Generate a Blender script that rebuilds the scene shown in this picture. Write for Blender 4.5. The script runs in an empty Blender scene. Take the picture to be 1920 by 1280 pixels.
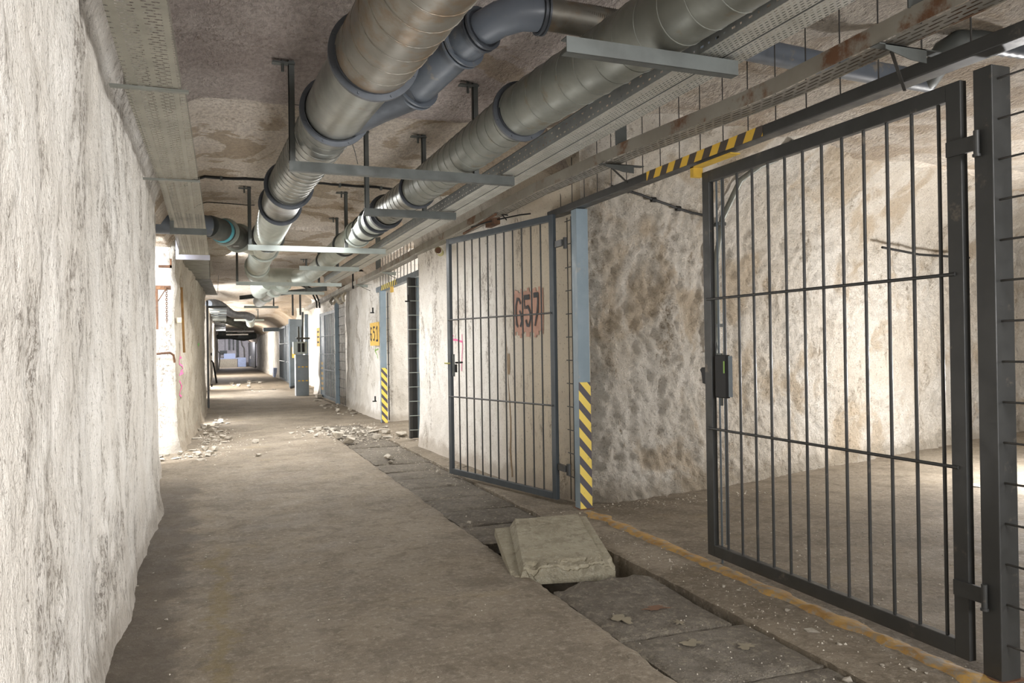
import bpy, bmesh, math, random
from mathutils import Vector, Matrix, noise
random.seed(7)
SC = bpy.context.scene
COL = SC.collection
R = math.radians

# ------------------------------------------------------------------ camera
cam_d = bpy.data.cameras.new('camera')
cam = bpy.data.objects.new('camera', cam_d)
COL.objects.link(cam)
cam_d.sensor_width = 36.0
cam_d.lens = 36.0 * 1500.0 / 1920.0
cam_d.clip_start = 0.02
cam_d.clip_end = 300
H = 1.3
YAW, PITCH, ROLL = R(20.5), R(0.27), 0.015
fwd = Vector((math.sin(YAW) * math.cos(PITCH), math.cos(YAW) * math.cos(PITCH), math.sin(PITCH)))
rgt = Vector((math.cos(YAW), -math.sin(YAW), 0))
upv = rgt.cross(fwd)
r2 = rgt * math.cos(ROLL) - upv * math.sin(ROLL)
u2 = upv * math.cos(ROLL) + rgt * math.sin(ROLL)
cam.matrix_world = Matrix(((r2.x, u2.x, -fwd.x, 0), (r2.y, u2.y, -fwd.y, 0), (r2.z, u2.z, -fwd.z, H), (0, 0, 0, 1)))
SC.camera = cam

# ------------------------------------------------------------------ world, exposure, large lights
SC.view_settings.view_transform = 'Standard'
SC.view_settings.look = 'None'
SC.view_settings.gamma = 1.0
SC.view_settings.exposure = 0.9
SC.view_settings.use_curve_mapping = False
w = bpy.data.worlds.new('world')
SC.world = w
w.use_nodes = True
w.node_tree.nodes['Background'].inputs[0].default_value = (0.9, 0.93, 1.0, 1)
w.node_tree.nodes['Background'].inputs[1].default_value = 0.02


def light(name, kind, loc, power, color=(1, 1, 1), size=0.5, aim=None, sy=None, spread=None):
    d = bpy.data.lights.new(name, kind)
    d.energy = power
    d.color = color
    if kind == 'AREA':
        d.shape = 'RECTANGLE'
        d.size = size
        d.size_y = sy or size
        if spread:
            d.spread = R(spread)
    else:
        d.shadow_soft_size = size
    o = bpy.data.objects.new(name, d)
    COL.objects.link(o)
    o.location = loc
    if aim:
        o.rotation_euler = (Vector(aim) - Vector(loc)).to_track_quat('-Z', 'Y').to_euler()
    return o


WH = (1.0, 0.985, 0.975)
CO = (0.93, 0.96, 1.0)
light('gallery_lamp', 'POINT', (7.3, 4.9, 0.95), 230, WH, 0.18)
light('gallery_front_fill', 'AREA', (4.4, -2.6, 1.6), 34, WH, 0.8, aim=(4.8, 6.5, 0.6))  # added fill out of view, lifts the gallery wall; not a fitting
light('recess_lamp', 'POINT', (-2.1, 8.80, 2.1), 360, CO, 0.16)
light('second_gallery_lamp', 'POINT', (4.6, 12.2, 1.9), 90, WH, 0.25)
light('third_gallery_lamp', 'POINT', (4.4, 20.2, 1.9), 60, WH, 0.25)
light('far_recess_lamp', 'POINT', (-2.0, 29.3, 1.6), 700, WH, 0.2)
light('far_bay_lamp', 'POINT', (0.6, 42.0, 1.8), 220, WH, 0.3)
light('end_room_lamp', 'POINT', (1.2, 60.5, 1.7), 110, (0.93, 0.93, 1.0), 0.3)
light('corridor_wall_fill', 'AREA', (2.2, -2.2, 1.9), 88, WH, 1.6, aim=(-0.9, 3.2, 1.3), sy=1.3, spread=115)  # unseen soft fill behind the camera, added to brighten the long white wall
light('corridor_overhead_fill', 'AREA', (0.9, 10.8, 2.25), 95, WH, 1.0, aim=(0.9, 10.5, 0), sy=6.0)  # added overhead fill for floor and piers, no fixture hangs here
light('corridor_side_fill', 'AREA', (0.1, 15.2, 1.7), 60, WH, 1.0, aim=(2.7, 15.8, 1.2), sy=4.0)  # extra unseen light thrown on the right wall past the rear opening
light('corridor_rear_side_fill', 'AREA', (-0.6, 23.5, 1.6), 130, WH, 1.6, aim=(2.7, 25.5, 1.2))  # made-up source that brightens the far right wall
light('corridor_rear_overhead_fill', 'AREA', (1.2, 24.0, 2.2), 45, WH, 1.0, aim=(1.0, 22.0, 0), sy=9.0)  # fill put under the far ceiling for brightness only
light('corridor_upward_fill', 'AREA', (0.75, 5.6, 0.25), 24, (1.0, 0.99, 0.97), 1.0, aim=(0.75, 5.8, 3.0), sy=5.0)  # added upward fill for the undersides of ducts and bars, no lamp stands here


# ------------------------------------------------------------------ material helpers
class NT:
    def __init__(s, name):
        m = bpy.data.materials.new(name)
        m.use_nodes = True
        s.m = m
        s.t = m.node_tree
        s.b = s.t.nodes['Principled BSDF']
        s.tc = s.n('ShaderNodeTexCoord')
        s.co = s.tc.outputs['Object']

    def n(s, typ, **kw):
        nd = s.t.nodes.new(typ)
        for k, v in kw.items():
            setattr(nd, k, v)
        return nd

    def l(s, a, b):
        s.t.links.new(a, b)

    def setin(s, sock, v):
        if hasattr(v, 'node'):
            s.l(v, sock)
        else:
            if isinstance(v, tuple) and len(v) == 3 and sock.type == 'RGBA':
                v = v + (1,)
            sock.default_value = v

    def scale(s, v, co=None):
        nd = s.n('ShaderNodeMapping')
        s.l(co or s.co, nd.inputs[0])
        nd.inputs['Scale'].default_value = v
        return nd.outputs[0]

    def noise(s, sc, det=4, rough=0.55, co=None, dist=0.0):
        nd = s.n('ShaderNodeTexNoise')
        s.l(co or s.co, nd.inputs['Vector'])
        nd.inputs['Scale'].default_value = sc
        nd.inputs['Detail'].default_value = det
        nd.inputs['Roughness'].default_value = rough
        nd.inputs['Distortion'].default_value = dist
        return nd.outputs['Fac']

    def vor(s, sc, co=None, feat='F1', out='Distance'):
        nd = s.n('ShaderNodeTexVoronoi', feature=feat)
        s.l(co or s.co, nd.inputs['Vector'])
        nd.inputs['Scale'].default_value = sc
        return nd.outputs[out]

    def ramp(s, v, a, b, lo=0.0, hi=1.0):
        nd = s.n('ShaderNodeMapRange')
        nd.interpolation_type = 'SMOOTHSTEP'
        s.l(v, nd.inputs[0])
        nd.inputs[1].default_value = a
        nd.inputs[2].default_value = b
        nd.inputs[3].default_value = lo
        nd.inputs[4].default_value = hi
        return nd.outputs[0]

    def mix(s, f, a, b, blend='MIX'):
        nd = s.n('ShaderNodeMix', data_type='RGBA', blend_type=blend)
        s.setin(nd.inputs[0], f)
        s.setin(nd.inputs[6], a)
        s.setin(nd.inputs[7], b)
        return nd.outputs[2]

    def math(s, op, a, b=0.0):
        nd = s.n('ShaderNodeMath', operation=op)
        s.setin(nd.inputs[0], a)
        s.setin(nd.inputs[1], b)
        return nd.outputs[0]

    def sep(s, co=None):
        nd = s.n('ShaderNodeSeparateXYZ')
        s.l(co or s.co, nd.inputs[0])
        return nd.outputs

    def bump(s, h, strength=0.5, dist=0.01, prev=None):
        nd = s.n('ShaderNodeBump')
        s.l(h, nd.inputs['Height'])
        nd.inputs['Strength'].default_value = strength
        nd.inputs['Distance'].default_value = dist
        if prev:
            s.l(prev, nd.inputs['Normal'])
        return nd.outputs[0]

    def done(s, col, rough=0.9, metal=0.0, nrm=None, spec=None):
        s.setin(s.b.inputs['Base Color'], col)
        s.setin(s.b.inputs['Roughness'], rough)
        s.setin(s.b.inputs['Metallic'], metal)
        if spec is not None:
            s.b.inputs['Specular IOR Level'].default_value = spec
        if nrm:
            s.l(nrm, s.b.inputs['Normal'])
        return s.m


def plaster(name, c1, c2, stain, amount=0.5, fine=70, coarse=14, bstr=0.7, bdist=0.012, streak=(2.2, 2.2, 0.75), warm=None, low=None, brown=None):
    s = NT(name)
    base = s.mix(s.ramp(s.noise(0.9, 5, 0.6), 0.38, 0.62), c1, c2)
    if warm:
        base = s.mix(s.ramp(s.noise(1.6, 4, 0.6, dist=0.6), 0.50, 0.64, 0, 0.8), base, warm)
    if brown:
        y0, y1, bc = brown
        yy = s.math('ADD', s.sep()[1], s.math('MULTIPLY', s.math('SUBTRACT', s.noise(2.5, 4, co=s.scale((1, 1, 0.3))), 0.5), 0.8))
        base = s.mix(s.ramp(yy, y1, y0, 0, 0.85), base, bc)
    co = s.scale(streak)
    mask = s.ramp(s.noise(1.2, 5, 0.7, co=co, dist=0.3), 0.58 - 0.14 * amount, 0.66 - 0.09 * amount)
    speck = s.ramp(s.noise(30, 4, 0.8), 0.50, 0.54)
    grain = s.ramp(s.noise(7, 5, 0.75, co=s.scale((1.3, 1.3, 0.8)), dist=0.5), 0.44, 0.52)
    f = s.math('MULTIPLY', s.math('MULTIPLY', mask, speck), grain)
    base = s.mix(s.math('MULTIPLY', s.math('MULTIPLY', mask, grain), 0.28), base, stain)
    base = s.mix(s.math('MULTIPLY', f, 0.72), base, stain)
    tiny = s.ramp(s.noise(48, 3, 0.75), 0.60, 0.66, 0, 0.6)
    base = s.mix(tiny, base, stain)
    base = s.mix(s.ramp(s.noise(5, 6, 0.8), 0.42, 0.56, 0.0, 0.22), base, (c1[0] * 0.6, c1[1] * 0.57, c1[2] * 0.52))
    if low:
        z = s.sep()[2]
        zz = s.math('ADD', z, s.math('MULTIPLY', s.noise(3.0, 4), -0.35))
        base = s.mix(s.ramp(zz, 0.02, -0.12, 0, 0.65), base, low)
    b0 = s.bump(s.noise(3.2, 6, 0.6, co=s.scale((1, 1, 0.6))), bstr, bdist * 5)
    b1 = s.bump(s.noise(coarse, 5, 0.7), bstr, bdist * 2.6, b0)
    b2 = s.bump(s.noise(fine, 3, 0.75), bstr, bdist * 0.9, b1)
    return s.done(base, 0.93, 0, b2, 0.25)


def concrete(name, c1, c2, patch, dust, yellow=None, bstr=0.5, edge=False):
    s = NT(name)
    base = s.mix(s.ramp(s.noise(1.3, 6, 0.65), 0.35, 0.65), c1, c2)
    base = s.mix(s.ramp(s.noise(0.55, 5, 0.6, dist=1.0), 0.52, 0.68, 0, 0.7), base, patch)
    if yellow:
        base = s.mix(s.ramp(s.noise(1.0, 5, 0.7, co=s.scale((0.8, 1.4, 1))), 0.55, 0.75, 0, 0.5), base, yellow)
    base = s.mix(s.ramp(s.noise(30, 6, 0.8), 0.50, 0.62, 0, 0.45), base, dust)
    base = s.mix(s.ramp(s.noise(3.5, 7, 0.8, dist=0.4), 0.50, 0.60, 0, 0.5), base, (c1[0] * 0.5, c1[1] * 0.48, c1[2] * 0.45))
    base = s.mix(s.ramp(s.noise(13, 6, 0.8), 0.54, 0.60, 0, 0.45), base, (c1[0] * 0.42, c1[1] * 0.40, c1[2] * 0.37))
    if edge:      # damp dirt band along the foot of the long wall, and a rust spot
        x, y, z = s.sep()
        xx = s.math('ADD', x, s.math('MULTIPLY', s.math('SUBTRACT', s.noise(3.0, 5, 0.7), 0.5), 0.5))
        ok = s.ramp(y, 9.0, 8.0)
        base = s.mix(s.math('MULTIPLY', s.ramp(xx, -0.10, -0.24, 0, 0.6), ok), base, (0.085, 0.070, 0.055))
        xy = s.math('MULTIPLY', s.ramp(s.math('ABSOLUTE', s.math('SUBTRACT', xx, 0.02)), 0.07, 0.0, 0, 0.55), s.ramp(y, 6.2, 5.0))
        base = s.mix(xy, base, (0.22, 0.17, 0.07))
    crumbs = s.ramp(s.noise(80, 2, 0.5), 0.70, 0.74, 0, 0.8)
    cm = s.ramp(s.noise(1.7, 3, 0.6), 0.45, 0.65)
    base = s.mix(s.math('MULTIPLY', crumbs, cm), base, (0.62, 0.58, 0.5))
    b1 = s.bump(s.noise(9, 7, 0.75), bstr, 0.035)
    b2 = s.bump(s.noise(95, 3, 0.7), bstr, 0.009, b1)
    return s.done(base, s.ramp(s.noise(4, 4), 0.3, 0.7, 0.72, 0.92), 0, b2, 0.3)


def metal(name, c, c2=None, rough=0.45, met=0.0, dirt=None, dirt_amt=0.5, sc=3.0, bstr=0.05, aniso=None):
    s = NT(name)
    col = s.mix(s.ramp(s.noise(sc, 5, 0.6), 0.38, 0.62), c, c2 or tuple(x * 0.85 for x in c))
    if dirt:
        col = s.mix(s.ramp(s.noise(sc * 2.2, 6, 0.7), 0.62 - 0.2 * dirt_amt, 0.72 - 0.12 * dirt_amt), col, dirt)
    rr = s.ramp(s.noise(sc * 3, 4, 0.6), 0.3, 0.7, rough * 0.8, min(1, rough * 1.25))
    return s.done(col, rr, met, s.bump(s.noise(30, 3), bstr, 0.004))


def flat(name, c, rough=0.7, met=0.0):
    s = NT(name)
    col = s.mix(s.ramp(s.noise(14, 4), 0.35, 0.7), c, tuple(x * 0.82 for x in c))
    return s.done(col, rough, met)


def stripes(name, a, b, axis, period, slant, frac=0.5, off=0.0):
    """hazard stripes: 45 degree bands over world axes"""
    s = NT(name)
    x, y, z = s.sep()
    u = (x, y)[axis]
    v = s.math('ADD', s.math('MULTIPLY', u, slant), z)
    v = s.math('ADD', v, off)
    v = s.math('FRACT', s.math('DIVIDE', v, period))
    f = s.math('GREATER_THAN', v, frac)
    col = s.mix(f, a, b)
    col = s.mix(s.ramp(s.noise(40, 5, 0.75), 0.60, 0.72, 0, 0.5), col, (0.16, 0.13, 0.09))
    return s.done(col, 0.65)


def perforated(name, c, c2, ax=(0, 1), bw=0.055, rh=0.024, mort=0.0075, bands=None, met=0.6, rough=0.5, rust=None):
    s = NT(name)
    sp = s.sep()
    cb = s.n('ShaderNodeCombineXYZ')
    s.l(sp[ax[0]], cb.inputs[0])
    s.l(sp[ax[1]], cb.inputs[1])
    br = s.n('ShaderNodeTexBrick')
    s.l(cb.outputs[0], br.inputs['Vector'])
    br.inputs['Scale'].default_value = 1.0
    br.inputs['Brick Width'].default_value = bw
    br.inputs['Row Height'].default_value = rh
    br.inputs['Mortar Size'].default_value = mort
    br.inputs['Mortar Smooth'].default_value = 0.0
    fac = br.outputs['Fac']
    if bands:
        p, fr, off = bands
        v = s.math('FRACT', s.math('DIVIDE', s.math('ADD', sp[ax[0]], off), p))
        solid = s.math('GREATER_THAN', v, fr)
        fac = s.math('MAXIMUM', fac, solid)
    col = s.mix(s.ramp(s.noise(5, 5, 0.65), 0.35, 0.65), c, c2)
    if rust:
        col = s.mix(s.ramp(s.noise(3.3, 6, 0.7), 0.50, 0.58), col, rust)
    s.done(col, rough, met)
    tr = s.n('ShaderNodeBsdfTransparent')
    mx = s.n('ShaderNodeMixShader')
    s.l(fac, mx.inputs[0])
    s.l(tr.outputs[0], mx.inputs[1])
    s.l(s.b.outputs[0], mx.inputs[2])
    out = [n for n in s.t.nodes if n.type == 'OUTPUT_MATERIAL'][0]
    s.l(mx.outputs[0], out.inputs[0])
    return s.m


M = {}
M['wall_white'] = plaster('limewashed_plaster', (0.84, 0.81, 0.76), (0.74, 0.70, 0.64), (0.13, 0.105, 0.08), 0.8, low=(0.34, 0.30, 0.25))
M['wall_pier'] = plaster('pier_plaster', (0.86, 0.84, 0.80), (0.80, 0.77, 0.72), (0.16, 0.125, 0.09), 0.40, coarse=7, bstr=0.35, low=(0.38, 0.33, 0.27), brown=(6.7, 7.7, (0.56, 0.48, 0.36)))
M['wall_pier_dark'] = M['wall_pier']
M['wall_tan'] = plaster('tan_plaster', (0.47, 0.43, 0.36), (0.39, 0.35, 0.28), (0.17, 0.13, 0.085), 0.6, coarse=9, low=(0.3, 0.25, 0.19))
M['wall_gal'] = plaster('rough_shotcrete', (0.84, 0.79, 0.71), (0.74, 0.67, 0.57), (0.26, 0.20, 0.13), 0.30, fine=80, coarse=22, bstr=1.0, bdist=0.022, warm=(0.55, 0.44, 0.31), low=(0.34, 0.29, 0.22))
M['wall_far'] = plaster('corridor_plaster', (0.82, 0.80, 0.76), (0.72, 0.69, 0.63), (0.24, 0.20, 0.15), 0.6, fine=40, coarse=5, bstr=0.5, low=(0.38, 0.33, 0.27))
M['floor'] = concrete('worn_concrete', (0.275, 0.232, 0.176), (0.205, 0.172, 0.130), (0.150, 0.122, 0.090), (0.47, 0.42, 0.34), yellow=(0.27, 0.210, 0.115), edge=True)
M['cover'] = concrete('cover_concrete', (0.215, 0.190, 0.155), (0.155, 0.134, 0.108), (0.10, 0.086, 0.070), (0.44, 0.40, 0.30), bstr=0.9)
M['loose'] = concrete('pale_concrete', (0.40, 0.37, 0.28), (0.33, 0.295, 0.215), (0.27, 0.22, 0.14), (0.52, 0.49, 0.40), bstr=0.7)
M['rubble'] = concrete('broken_plaster', (0.62, 0.57, 0.49), (0.50, 0.45, 0.37), (0.36, 0.31, 0.24), (0.72, 0.68, 0.6))
M['galv'] = metal('galvanized_steel', (0.255, 0.262, 0.24), (0.19, 0.195, 0.178), 0.36, 0.85, dirt=(0.20, 0.165, 0.12), dirt_amt=0.25, sc=2.4)
M['galv_dirty'] = metal('dusty_galvanized_steel', (0.25, 0.235, 0.20), (0.185, 0.175, 0.15), 0.42, 0.6, dirt=(0.20, 0.15, 0.10), dirt_amt=0.8, sc=2.4)
M['galv_green'] = metal('greenish_galvanized_steel', (0.50, 0.54, 0.50), (0.42, 0.46, 0.42), 0.45, 0.35, dirt=(0.34, 0.33, 0.28), dirt_amt=0.2)
M['galv_pale'] = metal('pale_duct_steel', (0.205, 0.212, 0.185), (0.160, 0.166, 0.145), 0.48, 0.35, dirt=(0.17, 0.15, 0.11), dirt_amt=0.3)
M['flange'] = metal('flange_steel', (0.095, 0.105, 0.12), (0.07, 0.078, 0.09), 0.5, 0.4)
M['pvc'] = metal('blue_grey_plastic', (0.125, 0.145, 0.175), (0.10, 0.118, 0.14), 0.4, 0.0, dirt=(0.22, 0.20, 0.17), dirt_amt=0.2)
M['strut'] = metal('strut_steel', (0.105, 0.115, 0.11), (0.08, 0.085, 0.08), 0.55, 0.3)
M['strut_pale'] = metal('pale_strut_steel', (0.42, 0.47, 0.45), (0.36, 0.40, 0.38), 0.5, 0.3)
M['zinc_bright'] = metal('bright_zinc', (0.50, 0.50, 0.58), (0.42, 0.42, 0.48), 0.45, 0.4)
M['paint_dark'] = metal('dark_grey_paint', (0.045, 0.046, 0.045), (0.036, 0.037, 0.036), 0.45, 0.0, dirt=(0.12, 0.105, 0.085), dirt_amt=0.1)
M['paint_blue'] = metal('blue_grey_paint', (0.235, 0.30, 0.35), (0.20, 0.265, 0.31), 0.5, 0.0, dirt=(0.30, 0.31, 0.30), dirt_amt=0.1)
M['paint_mid'] = metal('slate_paint', (0.16, 0.20, 0.235), (0.13, 0.165, 0.195), 0.42, 0.0)
M['paint_slate'] = metal('dark_slate_paint', (0.060, 0.073, 0.085), (0.048, 0.060, 0.070), 0.4, 0.0)
M['wire'] = metal('dark_wire', (0.075, 0.072, 0.068), (0.05, 0.048, 0.044), 0.5, 0.3)
M['black'] = flat('black_rubber', (0.010, 0.010, 0.010), 0.65)
M['rust'] = metal('rusty_steel', (0.17, 0.085, 0.045), (0.10, 0.055, 0.035), 0.85, 0.1, dirt=(0.25, 0.13, 0.06), dirt_amt=0.4)
M['rusty_rail'] = metal('rust_blotched_zinc', (0.33, 0.315, 0.27), (0.27, 0.25, 0.21), 0.6, 0.3, dirt=(0.17, 0.085, 0.045), dirt_amt=0.45, sc=1.6)
M['threshold'] = metal('rusted_threshold', (0.42, 0.25, 0.065), (0.30, 0.17, 0.05), 0.85, 0.0, dirt=(0.25, 0.215, 0.165), dirt_amt=0.8, sc=7, bstr=1.0)
M['haz_post'] = stripes('post_hazard_stripes', (0.82, 0.62, 0.13), (0.09, 0.08, 0.095), 0, 0.145, 1.15, 0.52, 0.105)
M['haz_post2'] = stripes('rear_post_hazard_stripes', (0.85, 0.66, 0.13), (0.09, 0.08, 0.095), 0, 0.145, 1.15, 0.55, 0.02)
M['haz_lintel'] = stripes('lintel_hazard_stripes', (0.70, 0.44, 0.05), (0.07, 0.055, 0.045), 1, 0.25, 1.6, 0.5, 0.0)
M['haz_lintel2'] = stripes('rear_lintel_hazard_stripes', (0.85, 0.70, 0.15), (0.09, 0.08, 0.07), 1, 0.2, 1.2, 0.5, 0.0)
M['yellow'] = flat('yellow_paint', (0.66, 0.42, 0.05))
M['sign_yellow'] = flat('sign_yellow', (0.85, 0.55, 0.12))
M['digit'] = flat('black_stencil_paint', (0.03, 0.028, 0.03))
M['pink'] = flat('pink_spray_paint', (0.85, 0.14, 0.36))
M['salmon'] = flat('faded_salmon_paint', (0.52, 0.29, 0.21))
M['green'] = flat('green_spray_paint', (0.30, 0.48, 0.12))
M['cyan'] = flat('cyan_tape', (0.13, 0.50, 0.62))
M['wood'] = metal('old_board', (0.30, 0.165, 0.05), (0.22, 0.12, 0.04), 0.8, 0, sc=6)
M['wood_cut'] = flat('fresh_cut_wood', (0.72, 0.58, 0.36))
M['desk_tan'] = flat('tan_panel', (0.42, 0.38, 0.30))
M['desk_blue'] = flat('pale_blue_panel', (0.40, 0.48, 0.68))
M['white'] = flat('white_plastic', (0.75, 0.75, 0.74))
M['brass'] = flat('brass', (0.50, 0.47, 0.16), 0.4, 0.4)
M['cab'] = metal('cabinet_grey', (0.24, 0.28, 0.31), (0.20, 0.235, 0.26), 0.45)
M['cab_side'] = metal('cabinet_pale_side', (0.55, 0.57, 0.60), (0.45, 0.47, 0.5), 0.4)
M['perf_left'] = perforated('perforated_tray', (0.27, 0.255, 0.205), (0.21, 0.20, 0.16), bw=0.048, rh=0.026, mort=0.0085, bands=(0.085, 0.74, 0.9), rough=0.55, met=0.3)
M['perf_mid'] = perforated('fine_perforated_tray', (0.52, 0.52, 0.48), (0.42, 0.42, 0.38), ax=(1, 0), bw=0.03, rh=0.016, mort=0.0062, rough=0.5)
M['perf_side'] = perforated('slotted_tray_side', (0.34, 0.355, 0.35), (0.28, 0.29, 0.285), ax=(1, 2), bw=0.05, rh=0.038, mort=0.015, bands=(0.1, 0.62, 0.0))
M['perf_rail'] = perforated('perforated_rail', (0.42, 0.40, 0.36), (0.30, 0.29, 0.26), ax=(1, 0), bw=0.08, rh=0.028, mort=0.0095, rough=0.5)


def ceiling_mat():
    s = NT('sprayed_ceiling')
    x, y, z = s.sep()
    yw = s.math('ADD', y, s.math('MULTIPLY', s.math('SUBTRACT', s.noise(2.2, 4), 0.5), 0.35))
    near = s.ramp(yw, 6.02, 5.94)
    base = s.mix(s.ramp(s.noise(0.8, 5, 0.6), 0.38, 0.62), (0.66, 0.60, 0.53), (0.56, 0.49, 0.41))
    nearc = s.mix(s.ramp(s.noise(0.9, 5, 0.65), 0.35, 0.65), (0.62, 0.55, 0.51), (0.42, 0.355, 0.325))
    base = s.mix(near, base, nearc)
    # damp brown patches
    d = s.ramp(s.noise(0.9, 5, 0.6, dist=0.8), 0.54, 0.57, 0, 0.75)
    band = s.ramp(x, 0.8, 1.15)
    d = s.math('MULTIPLY', d, s.math('MAXIMUM', s.math('MULTIPLY', band, 0.9), s.math('SUBTRACT', 1.0, near)))
    base = s.mix(d, base, (0.34, 0.26, 0.17))
    right = s.ramp(x, 1.85, 2.15, 0, 0.7)
    base = s.mix(right, base, (0.40, 0.31, 0.21))
    base = s.mix(s.ramp(x, 2.6, 2.9), base, s.mix(s.ramp(s.noise(1.6, 4, 0.6), 0.45, 0.62), (0.62, 0.56, 0.48), (0.44, 0.36, 0.27)))
    sp = s.math('MULTIPLY', s.ramp(s.noise(30, 4, 0.7), 0.56, 0.64), s.ramp(s.noise(1.4, 4), 0.5, 0.62))
    base = s.mix(s.math('MULTIPLY', sp, 0.6), base, (0.17, 0.12, 0.08))
    base = s.mix(s.ramp(s.noise(26, 5, 0.75, co=s.scale((1.6, 0.8, 1))), 0.42, 0.60, 0.0, 0.42), base, (0.20, 0.165, 0.145))
    rr = s.n('ShaderNodeMix', data_type='FLOAT')
    s.l(near, rr.inputs[0])
    rr.inputs[2].default_value = 0.45
    rr.inputs[3].default_value = 1.0
    b1 = s.n('ShaderNodeBump')
    s.l(s.noise(32, 4, 0.65, co=s.scale((1.5, 0.7, 1))), b1.inputs['Height'])
    s.l(rr.outputs[0], b1.inputs['Strength'])
    b1.inputs['Distance'].default_value = 0.06
    b2 = s.bump(s.noise(6, 5, 0.6), 0.4, 0.04, b1.outputs[0])
    return s.done(base, 0.85, 0, b2, 0.35)


M['ceiling'] = ceiling_mat()


# ------------------------------------------------------------------ mesh helpers
class MB:
    def __init__(s):
        s.v, s.f, s.mi, s.sm = [], [], [], []

    def add(s, vs, fs, mi=0, smooth=False):
        o = len(s.v)
        s.v += [tuple(p) for p in vs]
        for f in fs:
            s.f.append(tuple(i + o for i in f))
            s.mi.append(mi)
            s.sm.append(smooth)
        return s

    def box(s, a, b, mi=0):
        x0, y0, z0 = a
        x1, y1, z1 = b
        vs = [(x0, y0, z0), (x1, y0, z0), (x1, y1, z0), (x0, y1, z0), (x0, y0, z1), (x1, y0, z1), (x1, y1, z1), (x0, y1, z1)]
        fs = [(0, 3, 2, 1), (4, 5, 6, 7), (0, 1, 5, 4), (1, 2, 6, 5), (2, 3, 7, 6), (3, 0, 4, 7)]
        return s.add(vs, fs, mi)

    def bar(s, p0, p1, w, h, up=(0, 0, 1), mi=0):
        p0, p1 = Vector(p0), Vector(p1)
        d = (p1 - p0).normalized()
        u = Vector(up)
        if abs(d.dot(u)) > 0.99:
            u = Vector((0, 1, 0))
        sx = d.cross(u).normalized()
        uz = sx.cross(d)
        vs = []
        for p in (p0, p1):
            for a, b in ((-1, -1), (1, -1), (1, 1), (-1, 1)):
                vs.append(p + sx * a * w / 2 + uz * b * h / 2)
        fs = [(0, 1, 2, 3), (7, 6, 5, 4), (0, 4, 5, 1), (1, 5, 6, 2), (2, 6, 7, 3), (3, 7, 4, 0)]
        return s.add(vs, fs, mi)

    def tube(s, pts, r, seg=10, caps=True, mi=0, smooth=True):
        pts = [Vector(p) for p in pts]
        n = len(pts)
        rs = r if isinstance(r, (list, tuple)) else [r] * n
        prev = None
        vs, fs = [], []
        for i, p in enumerate(pts):
            if i == 0:
                d = pts[1] - p
            elif i == n - 1:
                d = p - pts[i - 1]
            else:
                d = (pts[i + 1] - p).normalized() + (p - pts[i - 1]).normalized()
            if d.length < 1e-9:
                d = pts[min(i + 1, n - 1)] - pts[max(i - 1, 0)]
            if d.length < 1e-9:
                d = prev_d
            d = d.normalized()
            prev_d = d
            if prev is None:
                a = Vector((0, 0, 1)) if abs(d.z) < 0.9 else Vector((1, 0, 0))
                prev = (a - d * a.dot(d)).normalized()
            else:
                prev = (prev - d * prev.dot(d)).normalized()
            q = d.cross(prev)
            for k in range(seg):
                t = 2 * math.pi * k / seg
                vs.append(p + (prev * math.cos(t) + q * math.sin(t)) * rs[i])
        for i in range(n - 1):
            for k in range(seg):
                k2 = (k + 1) % seg
                fs.append((i * seg + k, i * seg + k2, (i + 1) * seg + k2, (i + 1) * seg + k))
        s.add(vs, fs, mi, smooth)
        if caps:
            s.add(vs[:seg], [tuple(reversed(range(seg)))], mi)
            s.add(vs[-seg:], [tuple(range(seg))], mi)
        return s

    def build(s, name, mats, parent=None, kind=None, weld=False):
        me = bpy.data.meshes.new(name)
        me.from_pydata(s.v, [], s.f)
        mats = mats if isinstance(mats, (list, tuple)) else [mats]
        for m in mats:
            me.materials.append(M[m] if isinstance(m, str) else m)
        for p, i, sm in zip(me.polygons, s.mi, s.sm):
            p.material_index = i
            p.use_smooth = sm
        me.update()
        o = bpy.data.objects.new(name, me)
        COL.objects.link(o)
        if parent:
            o.parent = parent
            o.matrix_parent_inverse = Matrix.Translation(parent.location).inverted() if parent.location.length else Matrix()
        if kind:
            o['kind'] = kind
        return o


def tag(o, label=None, cat=None, group=None, kind=None):
    if label:
        o['label'] = label
    if cat:
        o['category'] = cat
    if group:
        o['group'] = group
    if kind:
        o['kind'] = kind
    return o


def thing(name, label, cat, loc=(0, 0, 0), group=None):
    o = bpy.data.objects.new(name, None)
    o.empty_display_size = 0.1
    COL.objects.link(o)
    o.location = loc
    return tag(o, label, cat, group)


def bevel(o, wd, seg=2):
    m = o.modifiers.new('bevel', 'BEVEL')
    m.width = wd
    m.segments = seg
    m.limit_method = 'ANGLE'
    return o


def fbm(p, sc, octs=4):
    return noise.fractal(Vector(p) * sc, 0.9, 2.1, octs, noise_basis='PERLIN_ORIGINAL')


def surf(name, us, vs, fn, mat, kind='structure', parent=None, flip=False, matfn=None):
    """grid surface; fn(u, v) -> point"""
    mb = MB()
    nu, nv = len(us), len(vs)
    pts = [fn(u, v) for v in vs for u in us]
    fs = []
    for j in range(nv - 1):
        for i in range(nu - 1):
            q = (j * nu + i, j * nu + i + 1, (j + 1) * nu + i + 1, (j + 1) * nu + i)
            fs.append(tuple(reversed(q)) if flip else q)
    mb.add(pts, fs, 0, True)
    o = mb.build(name, mat, parent, kind)
    if matfn:
        for p in o.data.polygons:
            p.material_index = matfn(p.center)
    return o


def rng(a, b, st):
    n = max(1, int(math.ceil(abs(b - a) / st)))
    return [a + (b - a) * i / n for i in range(n + 1)]


def joinr(*rs):
    out = []
    for r in rs:
        out += r if not out else r[1:]
    return out


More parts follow.
